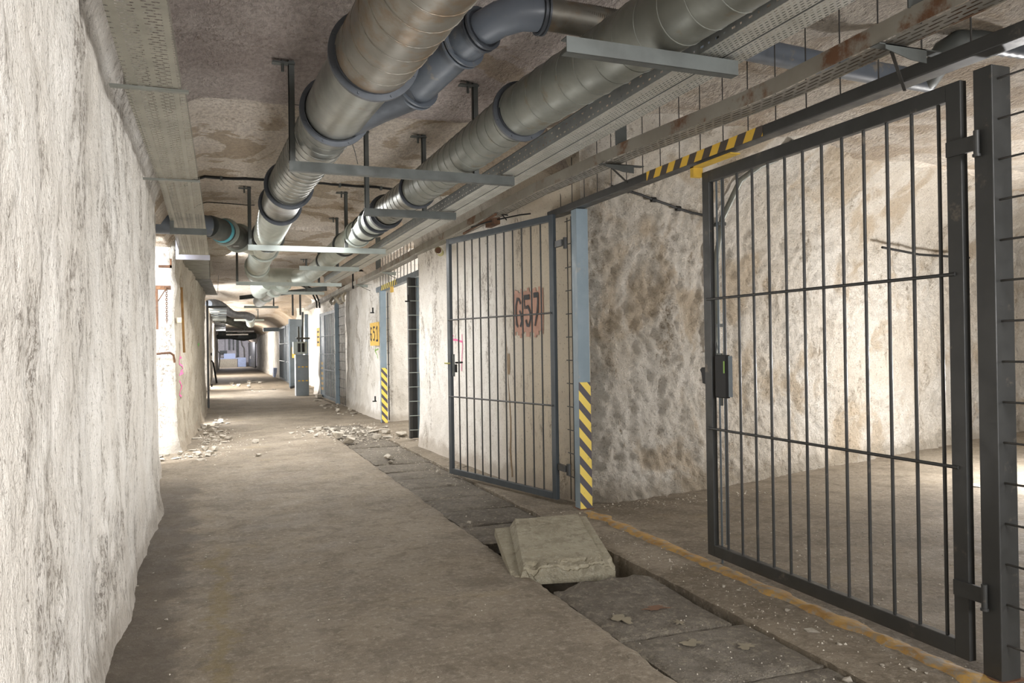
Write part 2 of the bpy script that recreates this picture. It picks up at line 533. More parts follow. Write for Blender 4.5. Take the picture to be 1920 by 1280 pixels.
def path_wall(name, pts, mat, step=0.05, zs=None, amp=0.02, sc=2.2, flare=0.0, lump=0.0, top_in=None, ztop=None, normals=1, matfn=None, rough=None):
    """vertical rough wall along a floor polyline, rounded corners, lumps pushed along the normal"""
    P = [Vector((p[0], p[1])) for p in pts]
    L = [0.0]
    for a, b in zip(P, P[1:]):
        L.append(L[-1] + (b - a).length)
    tot = L[-1]

    def at(t):
        t = max(0, min(tot, t))
        for i in range(len(P) - 1):
            if t <= L[i + 1] or i == len(P) - 2:
                k = (t - L[i]) / max(1e-6, L[i + 1] - L[i])
                return P[i].lerp(P[i + 1], k)

    def sm(t):
        e = 0.07
        return (at(t - e) + at(t) * 2 + at(t + e)) / 4 if e < t < tot - e else at(t)

    def nrm(t):
        d = (at(t + 0.08) - at(t - 0.08))
        d = d.normalized() if d.length > 1e-6 else Vector((0, 1))
        return Vector((d.y, -d.x)) * normals

    def fn(t, z):
        p = sm(t)
        n = nrm(t)
        o = amp * fbm((p.x, p.y, z), sc, 5) + lump * fbm((p.x + 9, p.y, z * 0.8), 0.7, 2)
        if rough:
            o += rough[1] * fbm((p.x, p.y, z + 3), rough[0], 3)
        if flare:
            o += flare * math.exp(-z / 0.16)
        if top_in and z > top_in[0]:
            k = (z - top_in[0]) / (top_in[1] - top_in[0])
            o += top_in[2] * k * k
        return Vector((p.x + n.x * o, p.y + n.y * o, z))
    ts = rng(0, tot, step)
    zs = zs or rng(-0.02, 3.2, step)
    o = surf(name, ts, zs, fn, mat, matfn=matfn)
    return o, fn, L


# ================================================================== SETTING
# ---- floor (corridor slab, channel, strip and gallery slabs in one mesh)
mb = MB()
ys = joinr(rng(-4, 0, 0.5), rng(0, 15, 0.05), rng(15, 70, 1.0))


def edgex(x, y, k):
    return x + 0.014 * fbm((x * 3, y, k), 3.0, 4) + (0.011 * fbm((x, y, k), 16, 3))


row = []
for y in ys:
    e1, e2 = edgex(1.655, y, 0), edgex(2.325, y, 5)
    zc = -0.35 if 1.2 < y < 13.58 else 0.0
    row.append([(-6, y, 0), (-0.5, y, 0), (0.8, y, 0), (e1 - 0.03, y, 0), (e1, y, -0.006 if zc else 0), (e1 + 0.004, y, zc), (e2 - 0.004, y, zc), (e2, y, -0.006 if zc else 0), (e2 + 0.03, y, 0), (2.7, y, 0), (5, y, 0), (11, y, 0)])
n = len(row[0])
mb.add([p for r_ in row for p in r_], [(j * n + i, j * n + i + 1, (j + 1) * n + i + 1, (j + 1) * n + i) for j in range(len(ys) - 1) for i in range(n - 1)])
floor = mb.build('floor', 'floor', kind='structure')


# ---- ceiling
def ceil_z(x, y):
    z = 3.06
    if x < -0.05:
        z -= 0.45 * min(1, (-0.05 - x) / 0.45) ** 1.6 if y < 19.2 and x > -0.6 else (0.45 if y < 19.2 else 0)
    if y > 24:
        z -= 0.5 * min(1, (y - 24) / 8)
    if y > 52:
        z -= 0.42 * min(1, (y - 52) / 5)
    pier = (5.95 < y < 10.35) or (13.75 < y < 18.7) or (21.7 < y < 24) or y > 29.5
    if 2.0 < x and pier and x < 3.1:
        z -= 0.42 * min(1, (x - 2.0) / 0.75) ** 2
    if x > 2.9:
        z += 0.05 * fbm((x, y, 9), 2.6, 4)
    z += 0.035 * fbm((x, y, 0), 0.9, 4)
    z += 0.012 * fbm((x, y, 4), 3.5, 3)
    if y < 5.97 + 0.1 * fbm((x, 1, 1), 1.5, 3):
        z -= 0.03
    # broken layer around the old leak
    c = (x - 0.9) ** 2 / 1.6 + (y - 11.2) ** 2 / 1.2
    if c + 0.6 * fbm((x, y, 7), 1.6, 4) < 1 and x > -0.2 and x < 2.2:
        z += 0.05
    return z


xs = joinr(rng(-6, -0.7, 0.5), rng(-0.7, 3.0, 0.04), rng(3.0, 11, 0.25))
ysc = joinr(rng(-4, 1, 0.25), rng(1, 14, 0.04), rng(14, 30, 0.12), rng(30, 66, 0.5))
surf('ceiling', xs, ysc, lambda x, y: Vector((x, y, ceil_z(x, y))), 'ceiling', flip=True)


# ---- left wall
def wl_fn(y, z):
    x = -0.435
    if y > 7.0:
        x -= 0.16 * min(1, (y - 7.0) / 2.6)
    x += 0.05 * math.exp(-z / 0.22) * (0.6 + 0.8 * fbm((0, y, 0), 0.8, 2))
    if z > 2.58:
        x += 0.30 * ((z - 2.58) / 0.5) ** 1.3
    x += 0.028 * fbm((0, y, z * 0.5), 1.3, 4) + 0.008 * fbm((5, y, z), 6, 3)
    if y > 9.7:
        x -= 0.10 * ((y - 9.7) / 0.2) ** 2
    return Vector((x, y, z))


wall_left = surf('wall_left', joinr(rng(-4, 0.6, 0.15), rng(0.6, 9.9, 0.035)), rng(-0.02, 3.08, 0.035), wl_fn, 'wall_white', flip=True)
# recess behind the end of the left wall, with its lamp
path_wall('wall_recess_end', [(-0.68, 9.88), (-0.80, 9.86), (-0.84, 9.6), (-0.85, 6.8), (-4.2, 6.8), (-4.4, 11.2)], 'wall_far', 0.12, amp=0.03, normals=-1)
wlb, wlb_fn, _ = path_wall('wall_recess', [(-4.4, 10.9), (-0.50, 10.98), (-0.43, 11.05), (-0.28, 14.3), (-0.235, 15.6), (-0.17, 18.9), (-0.35, 19.0), (-3.6, 19.2)], ['wall_tan', 'wall_white'], 0.04, matfn=lambda c: 1 if c.y < 11.06 else 0,  # end face switches to white plaster: strong lamplight painted onto the tan wall
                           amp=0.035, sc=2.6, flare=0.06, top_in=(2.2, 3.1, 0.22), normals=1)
path_wall('wall_left_far', [(-3.6, 19.3), (-3.8, 27.0), (-0.35, 27.2), (-0.12, 27.4), (-0.1, 27.9), (-3.4, 28.0), (-3.4, 30.6), (-0.15, 30.8), (0.0, 42), (0.10, 48), (0.33, 58), (0.33, 66)], 'wall_far', 0.2,
          zs=rng(-0.02, 3.2, 0.2), amp=0.06, sc=1.2, normals=1)

# ---- right side walls
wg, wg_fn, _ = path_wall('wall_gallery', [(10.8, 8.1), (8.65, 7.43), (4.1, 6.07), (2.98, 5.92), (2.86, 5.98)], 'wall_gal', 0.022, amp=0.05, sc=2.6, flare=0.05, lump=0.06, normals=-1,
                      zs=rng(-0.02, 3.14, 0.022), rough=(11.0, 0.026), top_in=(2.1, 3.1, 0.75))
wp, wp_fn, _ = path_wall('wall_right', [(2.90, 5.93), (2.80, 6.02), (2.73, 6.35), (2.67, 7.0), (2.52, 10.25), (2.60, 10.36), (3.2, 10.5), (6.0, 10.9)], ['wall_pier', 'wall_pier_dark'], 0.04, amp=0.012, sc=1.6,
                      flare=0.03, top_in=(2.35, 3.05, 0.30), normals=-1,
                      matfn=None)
path_wall('wall_right_rear', [(6.6, 11.0), (6.5, 14.6), (3.05, 13.98), (2.92, 13.86), (2.84, 14.1), (2.80, 15.5), (2.83, 18.3), (2.98, 18.55), (6, 18.9), (6, 22.0), (2.95, 21.85), (2.80, 21.95), (2.74, 23.6), (3.15, 23.75), (3.25, 29.2), (2.78, 29.5), (2.74, 44), (2.78, 57), (3.4, 57.3), (3.4, 66)], 'wall_far', 0.07,
          zs=rng(-0.02, 3.2, 0.07), amp=0.045, sc=1.8, flare=0.07, top_in=(2.4, 3.05, 0.25), normals=-1)
mb = MB()
mb.add([(10.7, -4, 0), (10.7, 9, 0), (10.7, 9, 3.2), (10.7, -4, 3.2)], [(0, 1, 2, 3)])
mb.build('wall_gallery_end', 'wall_gal', kind='structure')
mb = MB()
mb.add([(-6, -4, 0), (11, -4, 0), (11, -4, 3.2), (-6, -4, 3.2)], [(3, 2, 1, 0)])
mb.build('wall_back', 'wall_far', kind='structure')
mb = MB()
mb.box((-1, 64.4, 0), (4.5, 64.6, 3.2))
mb.build('wall_end', flat('end_wall_paint', (0.70, 0.68, 0.72)), kind='structure')


# ---- paint on the pier wall (thin layers following the wall surface)
def pier_pt(y, z, off=0.004):
    # solve path position for world y on the straight pier stretch
    t = 0.0
    lo, hi = 0.15, 4.45
    for _ in range(24):
        mid = (lo + hi) / 2
        if wp_fn(mid, z).y < y:
            lo = mid
        else:
            hi = mid
    p = wp_fn(lo, z)
    return Vector((p.x - off, p.y, p.z))


def stroke(mb, pts, w, ptf, n=10):
    """brush stroke through (y, z) points laid on a wall"""
    P = []
    for a, b in zip(pts, pts[1:]):
        for i in range(n):
            k = i / n
            P.append((a[0] + (b[0] - a[0]) * k, a[1] + (b[1] - a[1]) * k))
    P.append(pts[-1])
    L, Rr = [], []
    for i, p in enumerate(P):
        q0, q1 = P[max(0, i - 1)], P[min(len(P) - 1, i + 1)]
        dy, dz = q1[0] - q0[0], q1[1] - q0[1]
        l = math.hypot(dy, dz) or 1
        ww = w(i / (len(P) - 1)) if callable(w) else w
        ny, nz = -dz / l * ww / 2, dy / l * ww / 2
        L.append(ptf(p[0] + ny, p[1] + nz))
        Rr.append(ptf(p[0] - ny, p[1] - nz))
    n_ = len(P)
    mb.add(L + Rr, [(i, i + 1, n_ + i + 1, n_ + i) for i in range(n_ - 1)])


num = thing('painted_number', 'black stencilled number 657 on a faded salmon patch behind the open gate', 'number', (2.68, 6.8, 1.4))
mb = MB()
for k in range(14):
    ya, yb = 6.46 + 0.62 * k / 14, 6.46 + 0.62 * (k + 1) / 14
    zt = 1.80 + 0.02 * math.sin(k * 2.3)
    zb = 1.395 + 0.03 * math.sin(k * 1.7)
    for j in range(8):
        z0, z1 = zb + (zt - zb) * j / 8, zb + (zt - zb) * (j + 1) / 8
        mb.add([pier_pt(ya, z0, 0.006), pier_pt(yb, z0, 0.006), pier_pt(yb, z1, 0.006), pier_pt(ya, z1, 0.006)], [(0, 1, 2, 3)])
mb.build('backing_patch', 'salmon', num)


def Y(u):      # reading direction: larger world y is to the left in the wall's plane
    return 7.02 - u


def dg(pts, u0, wd=0.028):
    m = MB()
    stroke(m, [(Y(u0 + a), 1.47 + b) for a, b in pts], wd, lambda y, z: pier_pt(y, z, 0.011))
    return m


d6 = dg([(0.115, 0.21), (0.085, 0.255), (0.045, 0.26), (0.015, 0.20), (0.008, 0.12), (0.02, 0.03), (0.05, 0.0)], 0.0)
stroke(d6, [(Y(0.085), 1.62), (Y(0.115), 1.58), (Y(0.13), 1.52), (Y(0.10), 1.47)], 0.028, lambda y, z: pier_pt(y, z, 0.011))
d6.build('digit_six', 'digit', num)
d5 = dg([(0.30, 0.265), (0.19, 0.265)], 0, 0.045)
stroke(d5, [(Y(0.195), 1.735), (Y(0.195), 1.63)], 0.018, lambda y, z: pier_pt(y, z, 0.011))
stroke(d5, [(Y(0.22), 1.64), (Y(0.26), 1.65), (Y(0.30), 1.60), (Y(0.31), 1.54), (Y(0.28), 1.475), (Y(0.24), 1.48), (Y(0.21), 1.53)], 0.028, lambda y, z: pier_pt(y, z, 0.011))
d5.build('digit_five', 'digit', num)
d7 = dg([(0.38, 0.275), (0.48, 0.275)], 0, 0.045)
stroke(d7, [(Y(0.475), 1.76), (Y(0.45), 1.60), (Y(0.405), 1.47)], lambda k: 0.020 + 0.016 * math.sin(math.pi * k), lambda y, z: pier_pt(y, z, 0.011))
d7.build('digit_seven', 'digit', num)
mb = MB()
stroke(mb, [(9.02, 1.36), (8.9, 1.375), (8.72, 1.37), (8.5, 1.345)], 0.022, pier_pt)
stroke(mb, [(8.52, 1.43), (8.51, 1.30), (8.53, 1.15), (8.545, 1.02)], 0.014, pier_pt)
stroke(mb, [(9.0, 1.42), (8.92, 1.405), (8.84, 1.42)], 0.015, pier_pt)
stroke(mb, [(9.02, 1.30), (8.98, 1.24), (8.99, 1.16)], 0.018, pier_pt)
tag(mb.build('spray_mark', 'pink'), 'bright pink spray-painted mark on the white wall behind the gate latch', 'graffiti')
# brown drip line down the wall
mb = MB()
stroke(mb, [(7.28, 2.15), (7.27, 1.75), (7.30, 1.5), (7.27, 1.3), (7.25, 1.05), (7.17, 0.6), (7.19, 0.3), (7.12, 0.05)], lambda k: 0.022 + 0.012 * math.sin(k * 9), lambda y, z: pier_pt(y, z, 0.003), 14)
stroke(mb, [(7.22, 1.22), (7.22, 1.02)], lambda k: 0.05 + 0.02 * math.sin(k * 3), lambda y, z: pier_pt(y, z, 0.004), 14)
tag(mb.build('damp_streak', flat('damp_brown', (0.30, 0.21, 0.12))), 'brown damp streak running down the pier wall behind the open gate', 'stain')


def wallb_pt(y, z, off=0.004):
    lo, hi = 3.9, 11.9
    for _ in range(24):
        mid = (lo + hi) / 2
        if wlb_fn(mid, z).y < y:
            lo = mid
        else:
            hi = mid
    p = wlb_fn(lo, z)
    return Vector((p.x + off, p.y, p.z))


mb = MB()
for pts in ([(11.5, 1.28), (11.35, 1.15), (11.7, 1.05), (11.4, 1.0)], [(11.25, 0.98), (11.8, 1.0)], [(11.45, 1.2), (11.75, 1.2)], [(11.3, 0.9), (11.5, 0.82), (11.45, 0.72), (11.65, 0.65)]):
    stroke(mb, pts, 0.025, wallb_pt)
tag(mb.build('spray_mark', 'pink'), 'red-pink sprayed scrawl beneath the wooden batten', 'graffiti')
mb = MB()
for pts in ([(15.6, 1.42), (15.3, 1.40), (15.5, 1.36)], [(15.45, 1.46), (15.4, 1.36)]):
    stroke(mb, pts, 0.025, wallb_pt)
tag(mb.build('spray_mark', flat('bright_green_paint', (0.16, 0.55, 0.12))), 'small bright green paint dab at the edge of the brown wall', 'graffiti')

# ================================================================== FLOOR OBJECTS
# ---- channel cover slabs
cov_lab = ['dark worn channel cover in front of the closed gate', 'cover slab with rust stain just before the broken one']


def slab(name, x0, x1, y0, y1, zt, th, mat, seed, chip=0.012, tilt=(0, 0), parent=None, st=0.045, rise=None):
    rnd = random.Random(seed)
    nx, ny = max(3, int((x1 - x0) / st)), max(3, int((y1 - y0) / st))
    top = []
    mb = MB()
    for j in range(ny + 1):
        for i in range(nx + 1):
            u, v = i / nx, j / ny
            x, y = x0 + (x1 - x0) * u, y0 + (y1 - y0) * v
            ed = min(u * (x1 - x0), (1 - u) * (x1 - x0), v * (y1 - y0), (1 - v) * (y1 - y0))
            nz = fbm((x, y, seed), 3.0, 4)
            z = zt + 0.004 * nz + tilt[0] * (u - 0.5) + tilt[1] * (v - 0.5)
            if ed < 0.001:
                z -= 0.010 + chip * max(0, fbm((x, y, seed + 3), 7, 3))
                x += (0.5 - u) * 0.012 * (1 + nz)
                y += (0.5 - v) * 0.012 * (1 + nz)
            if rise:
                z += rise(u, v, x, y)
            top.append(Vector((x, y, z)))
    n = nx + 1
    bot = [Vector((p.x, p.y, p.z - th)) for p in top]
    mb.add(top, [(j * n + i, j * n + i + 1, (j + 1) * n + i + 1, (j + 1) * n + i) for j in range(ny) for i in range(nx)], 0, True)
    per = [i for i in range(n)] + [j * n + nx for j in range(1, ny + 1)] + [ny * n + i for i in range(nx - 1, -1, -1)] + [j * n for j in range(ny - 1, 0, -1)]
    k = len(per)
    mb.add([top[i] for i in per] + [bot[i] for i in per], [(i, k + i, k + (i + 1) % k, (i + 1) % k) for i in range(k)])
    mb.add([bot[i] for i in per], [tuple(range(k))])
    return mb.build(name, mat, parent)


GRP = 'channel covers along the fence'
edges = [1.45, 2.03, 2.60, 3.15]
labs = ['dark concrete channel cover at the very bottom edge of the view', 'dark channel cover beside the foot of the wide gate post', 'stained channel cover with pale mortar splashes, next past the lowest one', ]
labs = ['channel cover beside the foot of the wide dark hinge post', 'plain dark channel cover in front of the middle of the closed gate', 'channel cover with pale mortar splashes, right before the broken one']
k = 0
for a, b in zip(edges, edges[1:]):
    CV = tag(slab('channel_cover', 1.665, 2.315, a + 0.004, b - 0.004, -0.008 + random.uniform(-.006, .006), 0.07, 'cover', 20 + k, tilt=(random.uniform(-.01, .01), 0)), labs[k], 'cover slab', GRP)
    k += 1


def lift(u, v, x, y):
    return 0.05 * max(0, (v - 0.35) / 0.65) * (0.3 + 0.7 * math.sin(u * 2.9)) + (0.015 * fbm((x, y, 1), 9, 3) if v > 0.8 else 0)


BC = tag(slab('broken_channel_cover', 1.665, 2.27, 3.16, 3.90, -0.012, 0.08, 'cover', 31, rise=lift, st=0.03), 'channel cover with a rust blot and raised lip, right at the open hole', 'cover slab', GRP)


def blot(name, cx, cy, rx, ry, mat, parent, z=-0.0045, seed=0):
    mb = MB()
    pts = []
    for i in range(36):
        a = 2 * math.pi * i / 36
        k = 0.75 + 0.7 * fbm((math.cos(a) + seed, math.sin(a), seed), 1.6, 4)
        pts.append((cx + rx * k * math.cos(a), cy + ry * k * math.sin(a), z))
    mb.add(pts + [(cx, cy, z + 0.001)], [(i, (i + 1) % 36, 36) for i in range(36)])
    return mb.build(name, mat, parent)


M['rust_blot'] = flat('rust_blot', (0.19, 0.10, 0.055), 0.9)
M['mortar'] = flat('mortar_splash', (0.27, 0.235, 0.165), 0.9)
blot('rust_stain', 2.04, 3.46, 0.09, 0.035, 'rust_blot', BC, z=-0.004)
blot('mortar_splash', 1.80, 3.38, 0.05, 0.07, 'mortar', BC, z=-0.004, seed=3)
blot('mortar_splash', 2.02, 3.24, 0.03, 0.04, 'mortar', BC, z=-0.004, seed=5)
blot('mortar_splash', 1.93, 2.98, 0.05, 0.04, 'mortar', CV, z=0.003, seed=6)
blot('mortar_splash', 2.12, 2.86, 0.06, 0.035, 'mortar', CV, z=0.003, seed=8)
y = 5.05
k = 0
ord_ = ['first', 'second', 'third', 'fourth', 'fifth', 'sixth', 'seventh', 'eighth', 'ninth', 'tenth', 'eleventh', 'twelfth', 'thirteenth', 'fourteenth', 'fifteenth', 'sixteenth']
while y < 13.6:
    ln = 0.545
    o = slab('channel_cover', 1.665, 2.31, y + 0.004, y + ln - 0.004, -0.006 + random.uniform(-.006, .006), 0.07, 'cover', 50 + k, tilt=(random.uniform(-.008, .008), random.uniform(-.006, .006)))
    tag(o, 'flat channel cover, %s one beyond the loose slab' % ord_[k], 'cover slab', GRP)
    y += ln
    k += 1

# ---- loose tilted slab with rebated sides
root = thing('loose_slab', 'thick pale concrete slab lying tilted across the open channel', 'slab', (2.0, 4.6, 0.0))
NL, NR = Vector((1.605, 4.16, 0.055)), Vector((2.14, 4.08, 0.055))
FL, FR = Vector((1.86, 4.97, 0.155)), Vector((2.40, 5.02, 0.135))
OL_N, OL_F = Vector((1.55, 4.20, 0.02)), Vector((1.72, 4.98, 0.14))
mb = MB()
nx, ny = 26, 22
thk = 0.105


def slab_pt(u, v):
    # cross section: left rebate, flat top, right rebate
    a = NL.lerp(FL, v)
    b = NR.lerp(FR, v)
    b2 = b
    la = OL_N.lerp(OL_F, v)
    if u < 0.16:
        k = u / 0.16
        p = la.lerp(a, k)
        p = Vector((p.x, p.y, a.z - 0.052 + (0.052 * max(0, (k - 0.72) / 0.28))))
    elif u > 0.9:
        k = (u - 0.16) / 0.84
        p = a.lerp(b2, k)
        p.z -= 0.018
    else:
        p = a.lerp(b2, (u - 0.16) / 0.84)
    p = Vector(p)
    p.z += 0.003 * fbm((p.x, p.y, 2), 9, 3)
    if v < 0.02:      # chipped near edge
        c = max(0, fbm((u * 5, 3, 1), 1.3, 3))
        p.z -= 0.010 + 0.05 * c + 0.006 * fbm((u * 30, 2, 2), 1.5, 3)
        p.y += 0.01
    elif v < 0.12:
        c = max(0, fbm((u * 5, 3, 1), 1.3, 3))
        p.z -= 0.028 * c + 0.010 * max(0, fbm((u * 24, v * 30, 2), 1.5, 3))
    if v > 0.98:
        p.y += 0.02 * fbm((u * 6, 8, 1), 1.2, 3)
        p.z -= 0.008
    return p


us = [0, 0.02, 0.06, 0.10, 0.115, 0.13, 0.15, 0.16] + [0.16 + 0.73 * i / 60 for i in range(1, 61)] + [0.893, 0.9, 0.905, 0.95, 0.99, 1.0]
vs = [0, 0.015, 0.03, 0.045, 0.06, 0.08, 0.1, 0.12, 0.13] + [0.13 + 0.85 * i / 18 for i in range(1, 19)] + [1.0]
top = [slab_pt(u, v) for v in vs for u in us]
n, m_ = len(us), len(vs)
nrm_dn = Vector((0.02, 0.12, -1)).normalized() * thk
bot = []
for j, v in enumerate(vs):
    for i, u in enumerate(us):
        a = OL_N.lerp(OL_F, v)
        b = NR.lerp(FR, v)
        q = a.lerp(b, u)
        q = Vector((q.x, q.y, NL.lerp(FL, v).z)) + nrm_dn
        bot.append(q)
mb.add(top, [(j * n + i, j * n + i + 1, (j + 1) * n + i + 1, (j + 1) * n + i) for j in range(m_ - 1) for i in range(n - 1)], 0, False)
per = [i for i in range(n)] + [j * n + n - 1 for j in range(1, m_)] + [(m_ - 1) * n + i for i in range(n - 2, -1, -1)] + [j * n for j in range(m_ - 2, 0, -1)]
k = len(per)
mb.add([top[i] for i in per] + [bot[i] for i in per], [(i, k + i, k + (i + 1) % k, (i + 1) % k) for i in range(k)])
mb.add([bot[i] for i in per], [tuple(range(k))])
mb.build('slab_body', 'loose', root)

# ---- rusted threshold angle in the gate line
mb = MB()
ysr = rng(0.5, 5.62, 0.04)
top = []
for y in ysr:
    w0 = 0.04 * fbm((1, y, 3), 6, 4)
    h0 = 0.012 + 0.014 * fbm((2, y, 3), 12, 3)
    top.append([(2.655 + w0, y, 0.0), (2.668 + w0, y, h0 * 0.8), (2.70, y, h0), (2.74 - w0 * 0.6, y, h0 * 0.7), (2.765 - w0, y, 0.0)])
mb.add([p for r_ in top for p in r_], [(j * 5 + i, j * 5 + i + 1, (j + 1) * 5 + i + 1, (j + 1) * 5 + i) for j in range(len(ysr) - 1) for i in range(4)], 0, True)
tag(mb.build('threshold_strip', 'threshold'), 'orange rusted threshold strip set in the concrete below the closed gate', 'threshold')


# ---- rubble
def chunk_mesh(name, seed, flatness=0.45):
    rnd = random.Random(seed)
    bm = bmesh.new()
    for _ in range(13):
        v = Vector((rnd.uniform(-1, 1), rnd.uniform(-1, 1), rnd.uniform(-1, 1)))
        if v.length > 1:
            v.normalize()
        bm.verts.new((v.x * 0.5, v.y * rnd.uniform(0.3, 0.5), (v.z * flatness * 0.5)))
    r_ = bmesh.ops.convex_hull(bm, input=bm.verts)
    bmesh.ops.delete(bm, geom=[g for g in r_['geom_interior'] if isinstance(g, bmesh.types.BMVert)], context='VERTS')
    zmin = min(v.co.z for v in bm.verts)
    for v in bm.verts:
        v.co.z -= zmin
    me = bpy.data.meshes.new(name)
    bm.to_mesh(me)
    bm.free()
    me.materials.append(M['rubble'])
    return me


CH = [chunk_mesh('plaster_chunk', s_, fl) for s_, fl in ((1, .5), (2, .35), (3, .6), (4, .3), (5, .7), (6, .25), (8, .4), (9, .55))]
first = {}


def chunk(x, y, s_, label, group, name='plaster_chunk', z=0.0, rnd=random):
    o = bpy.data.objects.new(name, rnd.choice(CH))
    COL.objects.link(o)
    o.location = (x, y, z - 0.002)
    o.scale = (s_, s_ * rnd.uniform(.7, 1.1), s_ * rnd.uniform(.6, 1.0))
    o.rotation_euler = (0, 0, rnd.uniform(0, 6.28))
    tag(o, label, 'rubble', group)
    return o


rnd = random.Random(11)
placed = []


def scatter(n, cx, cy, rx, ry, smin, smax, label, group, rot=0.0):
    c = 0
    tries = 0
    while c < n and tries < n * 40:
        tries += 1
        a, r_ = rnd.uniform(0, 6.28), math.sqrt(rnd.random()) * rnd.uniform(0.5, 1)
        dx, dy = math.cos(a) * r_ * rx, math.sin(a) * r_ * ry
        x, y = cx + dx * math.cos(rot) - dy * math.sin(rot), cy + dx * math.sin(rot) + dy * math.cos(rot)
        s_ = smin + (smax - smin) * rnd.random() ** 2.2
        if x < -0.5 + 0.02 * y and y > 11:
            continue
        if x > 2.62 and y < 10.4:
            continue
        if any((x - px) ** 2 + (y - py) ** 2 < (0.45 * (s_ + ps)) ** 2 for px, py, ps in placed):
            continue
        placed.append((x, y, s_))
        chunk(x, y, s_, label, group, rnd=rnd)
        c += 1


# named single pieces
for x, y, s_, lab in ((1.90, 9.15, 0.17, 'largest white plaster lump standing on the channel covers before the rubble heap'), (1.85, 8.92, 0.09, 'small white plaster lump right by the largest one on the covers'),
                      (0.503, 10.187, 0.10, 'dark little stone alone on the bright floor between both rubble heaps'), (0.543, 11.652, 0.13, 'pointed pebble alone on the floor beyond the rubble under the wooden batten'),
                      (2.07, 7.3, 0.07, 'thin pale flake lying on a channel cover beside the open gate foot'), (1.74, 5.62, 0.05, 'small white chip on the cover slab just past the loose slab'),
                      (2.62, 8.95, 0.08, 'pale crumb of plaster at the foot of the white pier wall'), (1.70, 10.9, 0.30, 'long wedge-shaped plaster slab at the near tip of the rubble heap'),
                      (2.62, 12.9, 0.17, 'white plaster lump by the foot of the rear striped post'), (2.25, 2.42, 0.05, 'white crumb on the channel cover in front of the gate'),
                      (2.50, 2.9, 0.09, 'flat pale flake on the concrete strip before the closed gate'), (2.16, 8.0, 0.07, 'pale stone chip on a cover slab close to the pier wall'),
                      (3.45, 2.55, 0.14, 'pale plaster flake lying behind the closed gate'), (4.6, 3.9, 0.12, 'whitish flake in the gallery behind the middle of the gate'),
                      (6.3, 5.2, 0.22, 'long thin white flake far back on the gallery floor')):
    placed.append((x, y, s_))
    o = chunk(x, y, s_, lab, None, rnd=rnd, name='plaster_flake' if 'flake' in lab else 'plaster_chunk')
    if 'flake' in lab:
        o.scale.z *= 0.4
G1 = 'plaster chunks in the heap near the rear striped post'
G2 = 'plaster chunks along the foot of the recess wall'
scatter(60, 2.05, 12.0, 0.65, 1.15, 0.05, 0.26, 'broken plaster chunk in the heap near the rear striped post', G1, rot=0.25)
scatter(22, 1.5, 12.6, 0.5, 1.1, 0.05, 0.24, 'broken plaster chunk in the heap near the rear striped post', G1)
scatter(48, -0.12, 12.2, 0.42, 1.9, 0.04, 0.19, 'broken plaster chunk along the foot of the recess wall', G2, rot=-0.12)
scatter(26, -0.3, 10.5, 0.42, 0.5, 0.05, 0.19, 'broken plaster chunk along the foot of the recess wall', G2)
scatter(22, 0.0, 14.6, 0.25, 2.2, 0.05, 0.22, 'broken plaster chunk along the foot of the recess wall', G2, rot=-0.1)
scatter(24, 2.45, 17.5, 0.45, 3.4, 0.05, 0.20, 'little plaster piece before the wall past the striped rear post', 'plaster pieces past the rear striped post')
scatter(26, 1.2, 29.5, 1.2, 5.5, 0.06, 0.3, 'small stone on the distant corridor floor', 'stones on the distant corridor floor')
chunk(1.7, 33.5, 1.3, 'long flat pale piece lying across the far corridor floor', None, rnd=rnd, name='plaster_flake').scale.z = 0.12
scatter(26, 3.6, 4.7, 0.8, 1.0, 0.02, 0.07, 'crumb of plaster on the gallery floor behind the gate', 'crumbs on the gallery floor')
scatter(30, 3.25, 2.7, 0.5, 0.9, 0.02, 0.08, 'crumb of plaster on the gallery floor behind the gate', 'crumbs on the gallery floor')
scatter(24, 2.52, 3.0, 0.14, 1.4, 0.012, 0.045, 'crumb on the concrete strip before the closed gate', 'crumbs on the strip before the gate')
scatter(20, 2.5, 8.3, 0.12, 1.6, 0.02, 0.07, 'plaster crumb at the foot of the pier wall', 'crumbs along the pier wall')
scatter(22, -0.25, 5.3, 0.35, 2.2, 0.010, 0.030, 'tiny white crumb on the floor beside the long white wall', 'crumbs beside the long white wall')
scatter(20, 3.6, 5.65, 0.8, 0.14, 0.02, 0.06, 'plaster crumb at the foot of the gallery wall', 'crumbs along the gallery wall')
# fine grit nobody could count
mb = MB()
rg = random.Random(5)
for cx, cy, rx, ry, cnt, sm in ((2.05, 12.0, 0.8, 1.6, 420, .022), (-0.1, 12.3, 0.55, 2.4, 420, .02), (0.6, 7, 1.2, 4.5, 160, .008), (3.6, 3.6, 1.0, 2.0, 500, .011), (2.5, 3.6, 0.18, 2.0, 300, .008), (2.2, 9.0, 0.2, 2.0, 220, .012), (3.7, 5.7, 1.2, 0.2, 200, .014), (0.3, 3.5, 0.9, 1.6, 60, .006), (2.0, 2.7, .3, .6, 60, .006)):
    for _ in range(cnt):
        x, y = rg.gauss(cx, rx * 0.55), rg.gauss(cy, ry * 0.55)
        if (1.64 < x < 2.34 and 3.85 < y < 5.1) or x < -0.42 or (x > 2.42 and 5.9 < y < 10.6) or (x < -0.22 and y > 10.8) or (x > 2.6 and y > 13.4) or y > 14 or y < 1.4:
            continue
        s_ = sm * rg.uniform(.35, 1.1)
        a = rg.uniform(0, 6.28)
        q = [(x + s_ * math.cos(a + t) * rg.uniform(.6, 1), y + s_ * math.sin(a + t) * rg.uniform(.6, 1), -0.001) for t in (0, 2.1, 4.2)]
        mb.add(q + [(x, y, s_ * rg.uniform(.4, .9))], [(0, 1, 3), (1, 2, 3), (2, 0, 3)])
tag(mb.build('grit', 'rubble'), 'fine pale plaster grit strewn over the concrete floor', 'grit', kind='stuff')

